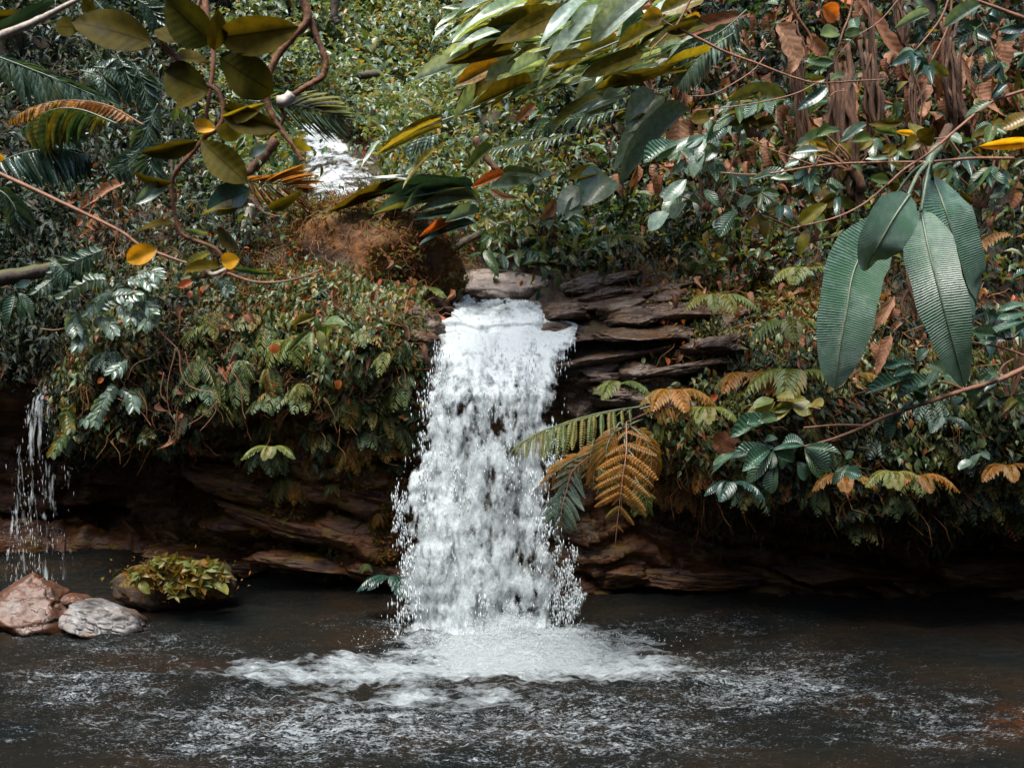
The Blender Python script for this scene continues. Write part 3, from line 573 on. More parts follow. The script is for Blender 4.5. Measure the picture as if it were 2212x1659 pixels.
for i, (off, base, sx, sz, fx, fz, am) in enumerate([(-.03, .545, 10, 5, 26, 12, .04), (.01, .54, 10, 5, 24, 10, .045), (.05, .53, 10, 5, 30, 12, .05), (.09, .50, 10, 5, 36, 13, .06)]):
    mt = fallmat('white_water_sheet', sx, sz, fx, fz, i*7.3)
    mb = MB(); sheet(mb, ROWS, DEP, LFT, RGT, 90, 220, off, i*13+1, dmain(base), am); mb.build('water_curtain', mt, wf)
mb = MB(); n = 26000; t = R.random(n); rr = 740+665*t**.85; s = R.random(n)
px = np.interp(rr, *LFT)*(1-s)+np.interp(rr, *RGT)*s; px = px+R.normal(size=n)*9*(1+1.0*(np.abs(s-.5) > .4)*t); d = np.interp(rr, ROWS, DEP)-R.uniform(.08, .32, n)
P = W(px, rr, d); cl = fbm(P*np.array([9, 4, 3.4]), 41, 3)+.35*(np.abs(s-.5) > .42); keep = (cl > R.uniform(.05, .9, n)) & ((np.abs(s-.5) > .40) | (R.random(n) < .22)); P = P[keep]
drops(mb, P, R.uniform(.0015, .005, len(P)), R.uniform(4, 11, len(P)))
n = 1500; k = R.integers(0, 9, n); cxp = np.array([1236, 1244, 1228, 1214, 868, 876, 1252, 860, 1205])[k]; r0 = np.array([1180, 1270, 1210, 1230, 1060, 1200, 1285, 1070, 1180])[k]; ln = np.array([150, 60, 130, 120, 120, 140, 30, 80, 160])[k]
rr = r0+ln*R.random(n); P = W(cxp+R.normal(size=n)*5+6*np.sin(rr*.08+k), rr, 7.5+R.normal(size=n)*.03); drops(mb, P, R.uniform(.0015, .0042, n), R.uniform(4, 10, n))
n = 4500; a = R.random(n)*2*math.pi; q = np.abs(R.normal(size=n)); P = np.stack([FC[0]+np.cos(a)*q*.5, FC[1]-.05-np.abs(np.sin(a))*q*.28, np.abs(R.normal(size=n))*.10*np.exp(-q*.5)+.03], -1)
drops(mb, P, R.uniform(.0015, .0045, n), R.uniform(1, 2.4, n), rv(n)+[0, 0, 1]); mb.build('spray', M['drop'], wf, kind='stuff')
# thin fall in the dark recess on the left
lf = thing('thin_waterfall', 'thin veil of water trickling in front of the dark recess at far left', 'waterfall', W(90, 1260, 9.0))
def dl(s, r, px): return .345+.05*blob(px, r, 95, 880, 30, 80)-.12*(1-sst(0, .3, s)*sst(0, .3, 1-s))-.03*sst(950, 1250, r)
for i in range(2):
    mb = MB(); sheet(mb, (775, 800, 860, 960, 1250), (9.0, 8.85, 8.72, 8.68, 8.66), ((775, 860, 1000, 1250), (98, 62, 18, -10)), ((775, 860, 1000, 1250), (140, 142, 150, 165)), 50, 110, i*.08, 51+i, dl, .05); mb.build('water_veil', fallmat('thin_water', 16, 1.8, 50, 4, 3+i*5), lf)
mb = MB(); n = 900; rr = 785+475*R.random(n)**.8; s = R.normal(size=n)*.2+.5; l = np.interp(rr, (775, 860, 1000, 1250), (100, 60, 15, -20)); r_ = np.interp(rr, (775, 860, 1000, 1250), (138, 145, 150, 175)); P = W(l*(1-s)+r_*s, rr, 8.55+R.normal(size=n)*.06)
P = P[fbm(P*np.array([14, 4, 2.0]), 61, 3) > R.uniform(.0, .8, n)]; drops(mb, P, R.uniform(.0008, .0025, len(P)), R.uniform(8, 26, len(P))); mb.build('spray', M['drop'], lf, kind='stuff')
# upper cascade seen between the leaves
uf = thing('upper_cascade', 'small white cascade high up the stream behind the mossy boulder', 'waterfall', W(720, 455, 11))
rows = np.linspace(268, 470, 60); nu = 40; PP = []
for r in rows:
    l = np.interp(r, (268, 340, 400, 470), (640, 645, 634, 640)); q = np.interp(r, (268, 300, 360, 410, 470), (700, 770, 835, 830, 820)); xs_ = np.linspace(l, q, nu); PP.append([W(x, r, 0) for x in xs_] if False else np.stack([xs_, np.full(nu, r)], -1))
PP = np.array(PP); dcas = np.array([[hitd(float(PP[i, j, 0]), float(PP[i, j, 1])) if (i % 6 == 0 and j % 6 == 0) else np.nan for j in range(nu)] for i in range(60)])
ii = np.arange(0, 60, 6); jj = np.arange(0, nu, 6); base = dcas[::6, ::6]; base = np.array([np.interp(np.arange(nu), jj, b) for b in base]); base = np.array([np.interp(np.arange(60), ii, base[:, j]) for j in range(nu)]).T
base = np.minimum(base, np.interp(np.arange(60), [0, 59], [np.median(base[:8]), np.median(base[-8:])])[:, None]-.0*base)
base = base.mean(1, keepdims=True)+0*base
Pc = W(PP[..., 0], PP[..., 1], base-.5+.16*fbm(np.stack([PP[..., 0]*.02, PP[..., 1]*.02, 0*base], -1), 5, 3))
s_ = np.linspace(0, 1, nu)[None]+0*base; A = np.zeros(Pc.shape[:2]+(4,)); A[..., 0] = .58-.34*(1-sst(0, .28, s_)*sst(0, .4, 1-s_))-.35*sst(.78, 1, np.linspace(0, 1, 60))[:, None]
mb = MB().add(Pc.reshape(-1, 3), gridF(60, nu), A.reshape(-1, 4)); mb.build('water_curtain', fallmat('cascade_water', 4, 3, 16, 9, 2), uf)

# ------------------------------------------------------------------ rocks
def slab(px, row, d, wpx, hpx, tilt, seed, dy=.5, mat=None):
    o = rock('rock_slab', None, None, px, row, d, wpx/FPX*d, dy, hpx/FPX*d, mat or 'cliff', seed, (random.uniform(-.1, .1), math.radians(tilt), random.uniform(-.12, .12)), cuts=12, rough=.05, parent=CLIFF, nphi=72, nth=44, lo=.5, ang=True, sharp=.05)
    return o
for q in [(640, 905, 8.35, 330, 60, 7, 1), (480, 960, 8.6, 300, 70, 10, 2), (720, 985, 8.4, 380, 75, 9, 3), (560, 1050, 8.65, 330, 90, 12, 4), (780, 1070, 8.45, 300, 80, 11, 5), (650, 1130, 8.6, 400, 80, 13, 6), (800, 1160, 8.5, 260, 90, 14, 7), (520, 1140, 8.85, 260, 60, 12, 8), (700, 1215, 8.65, 380, 60, 9, 9), (840, 1235, 8.55, 200, 70, 6, 10), (840, 950, 8.3, 150, 60, 8, 11), (430, 1210, 9.1, 300, 60, 6, 12),
          (1500, 1250, 8.55, 420, 70, 2, 13), (1820, 1240, 8.5, 420, 90, 3, 14), (2120, 1235, 8.4, 360, 100, 1, 15), (1650, 1185, 8.7, 380, 50, 1, 16), (2000, 1170, 8.5, 460, 46, 2, 17), (1330, 1240, 8.6, 200, 60, -4, 18), (2230, 1170, 8.3, 260, 60, 5, 19)]: slab(*q, mat='cliff')
rock('boulder', 'smooth grey boulder lying across the stream just behind the waterfall lip', 'boulder', 1098, 622, 9.5, 1.12, .8, .36, 'greyrock', 21, (0, .04, .1), cuts=7, rough=.05)
rock('boulder', 'big mossy brown boulder above the left bank, below the small cascade', 'boulder', 815, 570, 9.1, 1.7, 1.3, 1.15, 'mossrock', 22, (0, .25, 0), cuts=8, rough=.10)
rock('boulder', 'dark wet rock tucked under the mossy boulder beside the lip', 'boulder', 925, 665, 8.9, .42, .5, .3, 'ledge', 27, (0, .2, 0))
rock('boulder', 'rust red boulder with grey faces at the left edge of the pool', 'boulder', 68, 1322, 7.75, 1.05, .8, .66, 'rust', 23, (0, .22, .3), cuts=24, rough=.05, lo=.55, ang=True, nphi=120, nth=80)
rock('boulder', 'pale grey cracked boulder sloping into the water beside the rust red one', 'boulder', 232, 1350, 7.62, 1.12, .66, .42, 'whiterock', 24, (0, .30, .1), cuts=24, rough=.06, lo=.55, ang=True, nphi=120, nth=80)
rock('stone', 'small rust stained stone perched between the two left boulders', 'rock', 168, 1300, 7.8, .28, .25, .13, 'rust', 25, (0, .3, .5), cuts=10)
rock('boulder', 'dark rock standing in the pool under the golden green plants', 'boulder', 378, 1262, 8.15, 1.0, .6, .46, 'mossrock', 26, cuts=8, rough=.08)
led = [('ledge_rock', 'long flat wet ledge beside the stream, right of the grey boulder', 1345, 655, 8.75, 1.35, .9, .17, 31, -6), ('ledge_rock', 'upper thin ledge climbing to the right behind the long flat one', 1500, 618, 9.1, 1.5, .9, .15, 32, -10),
       ('ledge_rock', 'dark brown block at the lip, right edge of the waterfall', 1310, 790, 8.0, .62, .5, .26, 33, 0), ('ledge_rock', 'pale flat stone on the ledge under the golden ferns', 1408, 752, 8.0, .36, .4, .13, 34, -8),
       ('ledge_rock', 'rough wet shelf at the right side of the lip', 1345, 722, 8.25, .85, .7, .14, 35, -7), ('ledge_rock', 'lower jutting slab below the pale flat stone', 1445, 812, 7.95, .6, .5, .13, 36, 3), ('ledge_rock', 'broad grey slab under the brown litter at right', 1530, 690, 8.4, 1.0, .8, .16, 37, -8),
       ('ledge_rock', 'black wet rock beside the curtain below the lip', 1262, 880, 8.15, .42, .5, .5, 38, 0), ('ledge_rock', 'small wet stone at the left shoulder of the waterfall', 915, 735, 8.15, .3, .4, .26, 39, 10)]
for nm, lb, px, row, d, a, b, c, sd_, tl in led: rock(nm, lb, 'rock', px, row, d, a, b, c, 'ledge', sd_, (random.uniform(-.1, .1), math.radians(tl), random.uniform(-.2, .2)), cuts=13, rough=.07, lo=.5, group=None, sharp=.04)
def shelf(px, row, wpx, hpx, tilt, seed, mat='ledge', dy=.5, out=.0):
    P, Nn = hit(px, row); d = float(P[1])-out
    return rock('rock_slab', None, None, px, row, d, wpx/FPX*d, dy, hpx/FPX*d, mat, seed, (random.uniform(-.15, .15), math.radians(tilt), random.uniform(-.25, .25)), cuts=12, rough=.07, parent=CLIFF, nphi=64, nth=40, lo=.5, sharp=.04, ang=True)
for j in range(15):
    x = random.uniform(1190, 1600); y = 600+(x-1190)*-.03+random.uniform(0, 1)*(170+(x-1190)*.15)
    shelf(x, y, random.uniform(130, 300), random.uniform(34, 70), random.uniform(-12, -2), 200+j, dy=random.uniform(.3, .7))
for j in range(12): shelf(random.uniform(1240, 1480), random.uniform(790, 870), random.uniform(90, 200), random.uniform(36, 80), random.uniform(-6, 4), 260+j, out=-.05)
for j in range(10): shelf(random.uniform(895, 960), random.uniform(680, 840), random.uniform(50, 110), random.uniform(40, 80), random.uniform(-10, 30), 290+j, out=.02, dy=.3)
#@@PART3
# ------------------------------------------------------------------ PART 3: ground cover nobody could count
UP = np.array([0, 0, 1.])
def clump(P, s, seed): return .5+.5*fbm(P*s, seed, 3)
def cover(name, n, dens, mat, L, asp, prof='oval', v0=3.5, v1=10.6, up=.8, lift=.2, hang=0., nl=2, nc=2, thr=.0, cs=1.4, seed=0, parent=None, face=.0, jit=.6, fold=.3, bend=.3, serr=0, lsc=None):
    P, Nn, px, row, v = sample(n, dens, v0, v1)
    c = clump(P, cs, seed); k = c > thr; P, Nn, px, row, c = P[k], Nn[k], px[k], row[k], c[k]; n = len(P)
    P = P+Nn*((R.random(n)**1.5)*lift*np.clip(c*1.6-.2, .1, 1.6))[:, None]+UP*(R.random(n)*lift*.25)[:, None]
    cn = np.stack([vn(P*5+s_*7, s_+seed) for s_ in range(3)], -1)*1.2
    D = rv(n)*jit+cn; D[:, 2] -= hang; D[:, 1] -= .35*hang+face
    Nv = Nn*.6+UP*up+rv(n)*.35+cn[:, ::-1]*.3
    Ls = L*R.uniform(.6, 1.35, n)*(lsc(P) if lsc else 1)
    mb = MB(); scat(mb, leafT(prof, nl=nl, nc=nc, fold=fold, bend=bend, serr=serr), P, D, Nv, Ls, Ls*asp*R.uniform(.8, 1.2, n))
    return mb.build(name, M[mat], parent, kind='stuff')
def on(a, b, x, w_=20): return sst(a-w_, a+w_, x)*(1-sst(b-w_, b+w_, x))
nocas = lambda px, row: 1-on(632, 830, px, 10)*on(285, 475, row, 10)*(row > 300-(px-640)*-.35-40)*.985
stream = lambda px, row: 1-on(955, 1225, px, 14)*on(575, 760, row, 14)
bould = lambda px, row: 1-on(690, 960, px, 20)*on(450, 640, row, 20)*.85
ledz = lambda px, row: 1-.8*on(1190, 1450, px, 40)*on(600, 880, row, 16)
dl_ = lambda P: np.clip(P[:, 1]/12., .7, 1.5)
# far slope: small pale leaves; darker cover left and right
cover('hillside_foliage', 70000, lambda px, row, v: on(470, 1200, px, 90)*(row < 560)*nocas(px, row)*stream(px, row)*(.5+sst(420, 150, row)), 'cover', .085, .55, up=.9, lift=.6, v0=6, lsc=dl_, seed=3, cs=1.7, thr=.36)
cover('hillside_foliage', 5500, lambda px, row, v: on(470, 1200, px, 90)*(row < 560)*nocas(px, row)*stream(px, row), 'green', .17, .42, up=.9, lift=.7, v0=6, lsc=dl_, seed=4, cs=1.2, thr=.45, nl=4)
cover('hillside_foliage', 2600, lambda px, row, v: on(520, 1250, px, 90)*(row < 420)*nocas(px, row), 'pale', .13, .4, up=1.2, lift=.7, v0=6, lsc=dl_, seed=6, cs=1.2, thr=.5, nl=4)
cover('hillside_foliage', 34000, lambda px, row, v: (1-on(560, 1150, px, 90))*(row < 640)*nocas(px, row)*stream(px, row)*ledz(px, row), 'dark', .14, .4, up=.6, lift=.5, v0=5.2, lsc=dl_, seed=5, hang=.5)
cover('hillside_foliage', 9000, lambda px, row, v: on(1150, 2250, px, 80)*(row < 640)*(.35+.65*(row > 240))*ledz(px, row), 'green', .11, .45, up=.9, lift=.5, v0=5.2, seed=8, thr=.42, cs=1.6, nl=3)
cover('hillside_foliage', 3000, lambda px, row, v: on(1000, 2250, px, 80)*(row < 640)*ledz(px, row), 'corr', .19, .42, 'obov', up=1.0, lift=.6, v0=5.2, seed=18, thr=.46, cs=1.3, nl=5)
cover('leaf_litter', 1500, lambda px, row, v: on(1350, 2250, px, 80)*(row < 460), 'dry', .26, .3, 'lance', nl=5, up=.1, lift=.7, hang=2.2, seed=19, bend=.5, fold=.8, thr=.4)
cover('hillside_foliage', 9000, lambda px, row, v: on(-100, 560, px, 60)*(row < 620), 'fernteal', .085, .4, up=.9, lift=.5, v0=5.2, seed=9, thr=.5, cs=1.6)
# left bank: drooping pointed leaves
lb = lambda px, row, v: on(120, 925, px, 22)*(.05+on(600, 840, row, 30)+.35*blob(px, row, 620, 950, 160, 50)+.6*blob(px, row, 840, 900, 80, 120)+.15*blob(px, row, 700, 1000, 250, 30)+.6*blob(px, row, 250, 820, 120, 120))*(row < 1080)
cover('bank_foliage', 21000, lb, 'bank', .08, .62, 'arrow', v0=2.9, up=.25, lift=.14, hang=1.6, nl=4, nc=2, serr=.35, thr=.36, cs=2.2, seed=13)
cover('bank_foliage', 8000, lambda px, row, v: on(120, 925, px, 22)*on(560, 900, row, 40)*bould(px, row), 'green', .045, .5, 'oval', v0=3.4, up=.7, lift=.15, seed=14, hang=.4)
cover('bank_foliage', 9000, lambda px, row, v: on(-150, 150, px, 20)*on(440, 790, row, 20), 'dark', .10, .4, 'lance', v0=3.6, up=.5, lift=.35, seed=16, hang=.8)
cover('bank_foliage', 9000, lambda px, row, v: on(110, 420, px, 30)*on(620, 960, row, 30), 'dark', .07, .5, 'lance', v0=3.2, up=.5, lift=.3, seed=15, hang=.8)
# right bank
rb = lambda px, row, v: ledz(px, row)*on(1390, 2400, px, 30)*(on(700, 1130, row, 30))*(.5+.8*(1-sst(950, 1100, row)))
cover('bank_foliage', 20000, rb, 'bank', .07, .6, 'arrow', v0=3.0, v1=7, up=.25, lift=.22, hang=1.5, nl=4, nc=2, serr=.35, thr=.38, cs=2.0, seed=23)
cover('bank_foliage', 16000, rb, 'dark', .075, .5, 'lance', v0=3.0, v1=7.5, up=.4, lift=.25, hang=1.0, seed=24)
cover('bank_foliage', 8000, lambda px, row, v: on(1430, 1900, px, 60)*on(640, 930, row, 40), 'fern', .05, .4, 'lance', v0=3.5, up=.7, lift=.2, seed=25, hang=.2)
# moss, fibres, litter
mossz = lambda px, row, v: blob(px, row, 640, 600, 260, 90)+.7*blob(px, row, 880, 720, 90, 60)+.9*on(360, 900, px, 60)*on(960, 1250, row, 50)*(v < 4)+.5*blob(px, row, 1560, 600, 200, 70)
cover('moss', 40000, lambda px, row, v: mossz(px, row, v)*stream(px, row), 'moss', .035, .5, v0=1.2, up=.6, lift=.07, seed=31, thr=.45, cs=3)
def strands(name, n, dens, mat, L, r, hang, seed, lift=.1, parent=None, v0=3.0, v1=9, pts=None):
    P, Nn, px, row, v = sample(n, dens, v0, v1) if pts is None else pts
    P = P+Nn*(R.random(n)*lift)[:, None]; m = 5; mb = MB(); D = nrm(rv(n)+np.array([0, -.3, -hang])); l = L*R.uniform(.4, 1.5, n)
    C = [P]; 
    for j in range(m): D = nrm(D+rv(n)*.45+np.array([0, 0, -.12*hang])); C.append(C[-1]+D*(l/m)[:, None])
    C = np.stack(C, 1); X = nrm(np.cross(nrm(C[:, -1]-C[:, 0]), np.array([0, -1, .3])))*r
    w_ = np.linspace(1, .35, m+1)[None, :, None]; V = np.stack([C-X[:, None]*w_, C+X[:, None]*w_+np.array([0, -r, 0])], 2)
    A = np.zeros(V.shape[:3]+(4,)); A[..., 0] = R.random(n)[:, None, None]; A[..., 1] = .2
    F = gridF(m+1, 2)[None]+(np.arange(n)*(m+1)*2)[:, None, None]; mb.add(V.reshape(-1, 3), F.reshape(-1, 4), A.reshape(-1, 4)); return mb.build(name, M[mat], parent, kind='stuff')
strands('hanging_roots', 5200, lambda px, row, v: blob(px, row, 580, 560, 150, 90)+.8*blob(px, row, 860, 560, 130, 120)+.6*blob(px, row, 430, 700, 90, 80)+.25*on(150, 900, px, 30)*on(640, 930, row, 50)+.8*blob(px, row, 300, 480, 120, 90), 'fibre', .28, .0035, .7, 1)
strands('hanging_roots', 6500, lambda px, row, v: blob(px, row, 1640, 580, 110, 90)+.7*blob(px, row, 1760, 760, 180, 150)+.5*blob(px, row, 1880, 250, 200, 200)+.7*blob(px, row, 1240, 380, 90, 90)+.5*blob(px, row, 1520, 1000, 60, 150)+.3*on(1400, 2200, px, 30)*on(640, 1100, row, 50), 'fibre', .32, .004, 1.2, 2)
strands('dry_grass', 2500, lambda px, row, v: blob(px, row, 1000, 480, 200, 90)+blob(px, row, 1450, 640, 160, 60)+.5*blob(px, row, 600, 200, 500, 200), 'fibre', .4, .003, .3, 3)
cover('leaf_litter', 1900, lambda px, row, v: blob(px, row, 1650, 600, 150, 90)+.8*blob(px, row, 1780, 740, 160, 120)+.5*blob(px, row, 1270, 400, 130, 100)+.6*blob(px, row, 300, 470, 150, 80)+.35*on(1450, 2200, px, 60)*on(60, 700, row, 60)+.15*on(150, 900, px, 30)*on(600, 900, row, 30), 'dry', .13, .42, 'oval', nl=5, nc=2, up=.3, lift=.3, hang=.8, seed=41, bend=.8, fold=.7, thr=.3)
cover('leaf_litter', 420, lambda px, row, v: on(150, 900, px, 30)*on(600, 950, row, 30)+on(1400, 2100, px, 40)*on(680, 1080, row, 30)+.8*blob(px, row, 900, 400, 300, 300), 'orange', .055, .6, 'oval', nl=3, nc=2, up=.3, lift=.25, hang=.6, seed=43)
# leafy mat on the added sky-blocking side behind the viewer
rr_ = R.integers(0, Pg.shape[0]-1, 9000); cc_ = R.integers(0, Pg.shape[1]-1, 9000); PP_ = Pg[rr_, cc_]+rv(9000, .25)
mb = MB(); scat(mb, leafT('oval', nl=2, nc=2), PP_, rv(9000), rv(9000)+UP, R.uniform(.3, .6, 9000), R.uniform(.15, .3, 9000)); mb.build('sky_blocking_foliage', M['dark'], kind='stuff')

# ------------------------------------------------------------------ things: foreground branch, upper left
fb = thing('leafy_branch', 'foreground branch hanging from the top left with big oval olive leaves', 'branch', W(*Z(1, 1215, -60), 2.6))
stem(fb, zz(1, (1215, -60), (1240, 150), (1270, 300), (1265, 450), (1240, 620), (1225, 720)), 2.62, .009, .004)
stem(fb, zz(1, (950, 250), (1060, 350), (1180, 480), (1280, 530), (1320, 600), (1330, 700), (1290, 770), (1220, 820), (1120, 940), (1050, 1020), (1020, 1100), (1030, 1200), (1050, 1320), (1090, 1400), (1180, 1440), (1280, 1480), (1330, 1540), (1350, 1610), (1320, 1650)), 2.58, .007, .005, 'vine', n=90)
stem(fb, zz(1, (1240, 150), (1180, 60), (1210, -50)), 2.66, .005, .005)
stem(fb, zz(1, (1210, 1590), (1265, 1635), (1350, 1605)), 2.58, .006, .006, 'palewood', 'twig')
stem(fb, zz(4, (1350, 190), (1500, 240), (1650, 245), (1800, 215), (1920, 168)), 2.58, .004, .002, 'twig', 'twig')
stem(fb, zz(1, (1490, 1180), (1560, 1260), (1650, 1290)), 2.58, .003, .002, 'twig', 'twig')
for b, t, w_, mt, pf, rl in [((905, 262), (408, 85), 235, 'olive', 'oval', .25), ((1262, 262), (985, 10), 245, 'olive', 'oval', -.3), ((1305, 225), (1750, 178), 215, 'olive', 'oval', .2), ((1232, 372), (905, 262), 95, 'olive', 'oval', .7),
    ((1245, 545), (912, 425), 225, 'olive', 'oval', -.2), ((1308, 345), (1582, 535), 250, 'olive', 'obov', .1), ((1308, 335), (1660, 318), 95, 'teal', 'oval', .8), ((1232, 558), (1015, 622), 90, 'olive', 'oval', .6), ((1330, 650), (1632, 770), 150, 'olive', 'oval', .3),
    ((1285, 768), (1142, 738), 85, 'yellow', 'oval', .1), ((1180, 840), (852, 925), 105, 'olive', 'oval', -.4), ((1200, 838), (1448, 1075), 190, 'olive', 'obov', .1), ((1492, 1130), (1198, 1245), 180, 'teal', 'oval', .1), ((1022, 1090), (808, 1048), 62, 'olive', 'oval', -.7),
    ((988, 1093), (818, 1202), 80, 'pale', 'oval', -.4), ((1040, 1332), (778, 1345), 60, 'olive', 'oval', .7), ((1088, 1368), (1262, 1402), 38, 'pale', 'lance', .8), ((1322, 1475), (1385, 1375), 165, 'olive', 'obov', .2), ((938, 1482), (748, 1552), 118, 'yellow', 'oval', .2),
    ((1320, 1560), (1418, 1545), 100, 'yellow', 'oval', .1), ((1255, 1510), (1078, 1622), 42, 'green', 'oval', .9), ((1312, 1592), (1100, 1600), 60, 'olive', 'oval', .7), ((1388, 1602), (1585, 1632), 45, 'green', 'oval', .8), ((1290, 780), (1435, 800), 110, 'gold', 'oval', .3),
    ((1070, 260), (920, 130), 130, 'olive', 'oval', .3), ((470, 165), (312, 150), 115, 'olive', 'oval', .2), ((1592, 1245), (1775, 1180), 75, 'olive', 'oval', .5), ((1480, 935), (1605, 848), 62, 'pale', 'lance', .4), ((1330, 700), (1560, 640), 70, 'gold', 'oval', .6), ((1500, 790), (1640, 800), 60, 'gold', 'lance', .4), ((1740, 830), (1885, 940), 60, 'gold', 'lance', .4), ((1490, 1235), (1180, 1215), 70, 'gold', 'oval', .6), ((1270, 300), (1330, 120), 110, 'olive', 'oval', .5)]:
    LP(fb, Z(1, *b), Z(1, *t), w_*TK, 2.56, mt, pf, dd=random.uniform(-.08, .05), roll=rl, var=random.choice((0, 1, 3)))
lv = thing('liana', 'mossy orange brown vine looping down in front of the upper cascade', 'vine', W(*Z(1, 1780, -60), 3.2))
stem(lv, zz(1, (1775, -60), (1830, 110), (1740, 225), (1650, 345), (1600, 480), (1600, 600), (1640, 700), (1700, 800), (1760, 880), (1790, 965)), 3.2, .013, .007, 'vine', 'vine', n=70, rough=.3, ns=9, wob=.012)
stem(lv, zz(1, (1840, 110), (1900, 240), (1945, 370), (1920, 455), (1820, 515), (1740, 575)), 3.22, .011, .009, 'vine', 'vine', n=50, rough=.3, ns=9, wob=.01)
stem(lv, zz(1, (1740, 560), (1705, 600), (1655, 608)), 3.2, .017, .020, 'palewood', 'cut_end', n=10, ns=10, rough=.15)
stem(lv, zz(1, (1660, 610), (1690, 700), (1640, 790)), 3.22, .008, .005, 'vine', 'vine', n=16)
l2 = thing('fallen_stick', 'thin reddish stick slanting down across the left bank', 'branch', W(*Z(1, 0, 1030), 3.4))
stem(l2, zz(1, (-60, 1010), (330, 1190), (700, 1370), (830, 1460), (1000, 1530), (1150, 1580)), 3.4, .0075, .004, 'twig', n=50)
stem(l2, zz(1, (700, 1370), (705, 1430)), 3.4, .005, .003, 'twig', 'twig', n=5)
l3 = thing('pale_branch', 'pale bare branch crossing the top left corner', 'branch', W(*Z(1, 0, 220), 3.0))
stem(l3, zz(1, (-40, 235), (200, 135), (330, 70), (520, -30)), 3.0, .013, .006, 'palewood', n=30)
LP(l3, Z(1, -40, 190), Z(1, 330, 70), 40, 3.05, 'teal', 'band', roll=.5)
LP(l3, Z(1, 480, 20), Z(1, 560, 60), 26, 2.9, 'olive', 'oval')
LP(l3, Z(1, -60, 100), Z(1, 170, 110), 36, 3.1, 'olive', 'oval')
l4 = thing('yellow_leaf', 'small yellow leaf at the left edge by the stick', 'leaf', W(*Z(1, 0, 940), 3.0)); LP(l4, Z(1, -40, 930), Z(1, 20, 945), 20, 3.0, 'yellow', 'oval')

# palms and ferns of the upper left
def pfr(name, label, cat, pts, d, n, plen, pw, mat, N=None, ang=1.1, droop=.3, prof='lance', group=None, shape=None, t0=.12, merged=False, bip=False, roll=0., rr=.006, rmat='stem', pname='leaflet'):
    C = stempts(pts, d); t = thing(name, label, cat, C[0], group); 
    if N is None: N = faceN(C.mean(0), roll, C[-1]-C[0])+UP*.3
    frond(t, C, N, n, plen, pw, mat, prof, ang, droop, shape, rmat, rr, t0, 'frond', pname, merged, bip); return t
pfr('palm_frond', 'bluish palm frond with curved leaflets, arching at the upper left edge', 'palm frond', zz(1, (-120, 300), (150, 400), (400, 500), (700, 630)), 6.4, 22, .34, .045, 'fernteal', ang=1.0, droop=.7, roll=-.4)
pfr('palm_frond', 'orange tipped palm frond arching over at the left', 'palm frond', zz(1, (860, 750), (640, 630), (400, 600), (200, 640), (40, 730)), 5.6, 34, .13, .035, 'fernbr', N=(0, -.5, 1), ang=1.2, droop=.6, rmat='twig')
pfr('palm_frond', 'yellowish drooping palm frond just under the orange tipped one', 'palm frond', zz(1, (700, 740), (480, 655), (300, 660), (130, 770)), 5.5, 34, .26, .025, 'green', N=(0, -.6, 1), ang=1.0, droop=1.1)
pfr('palm_frond', 'dark palm frond with pale toothed leaflets at the left edge', 'palm frond', zz(1, (-60, 990), (150, 910), (350, 890), (520, 930)), 5.6, 24, .25, .04, 'teal', N=(0, -.5, 1), ang=1.1, droop=.9)
pfr('palm_frond', 'pale feathery palm frond beside the mossy vine, over the cascade', 'palm frond', zz(1, (1480, 600), (1650, 620), (1850, 650), (2070, 720)), 9.0, 34, .42, .018, 'pale', ang=.75, droop=.3, roll=.2)
pfr('palm_frond', 'dry straw coloured palm frond fanned out left of the cascade', 'palm frond', zz(1, (1420, 1050), (1520, 1090), (1680, 1100), (1810, 1150)), 8.6, 22, .40, .02, 'straw', ang=.8, droop=.3, roll=.3, rmat='twig')
pfr('palm_frond', 'short palm frond hanging at the left edge below the dark one', 'palm frond', zz(1, (-60, 1120), (20, 1150), (80, 1220), (110, 1300)), 5.6, 14, .2, .05, 'fernteal', N=(0, -1, .3), ang=.9, droop=1.2)
for i, (pts, lab) in enumerate([(((700, 330), (760, 450), (790, 600)), 'dark blue fern frond hanging behind the oval leaves, nearest the top'), (((800, 380), (850, 480), (880, 640)), 'blue fern frond just right of the topmost hanging one'), (((940, 620), (880, 760), (830, 900)), 'bluish fern frond pointing down left of the yellow leaf'), (((560, 400), (700, 420), (870, 500)), 'dark fern frond crossing toward the oval leaves'), (((850, 870), (760, 960), (690, 1010)), 'bluish fern frond beneath the palm arch'),
    (((480, 420), (620, 470), (640, 600)), 'small fern frond among the dark leaves'), (((280, 870), (380, 830), (470, 850)), 'pale green frond inside the palm arch'), (((640, 1480), (450, 1560), (330, 1650)), 'blue green frond near the mossy log'), (((1000, 840), (900, 960), (960, 1080)), 'blue grey frond left of the yellow leaf stem'), (((300, 1550), (380, 1600), (420, 1640)), 'tiny bluish frond over the mossy log'), (((560, 0), (640, 80), (760, 130)), 'dark fern frond at the top edge left of the oval leaves'), (((820, 0), (900, 60), (960, 160)), 'dark fern frond at the top edge behind the branch')]):
    pfr('fern_frond', lab, 'fern frond', zz(1, *pts), 7.4, 16, .17, .05, 'fernteal', prof='lance', roll=random.uniform(-.5, .5), droop=.3)
lg = thing('mossy_log', 'dark mossy log jutting in at the left edge above the thin waterfall', 'log', W(0, 605, 8.2)); stem(lg, [(-80, 615, 8.2), (60, 590, 8.3), (170, 570, 8.6)], 8.2, .07, .045, 'log', 'trunk', n=24, ns=12, rough=.3)
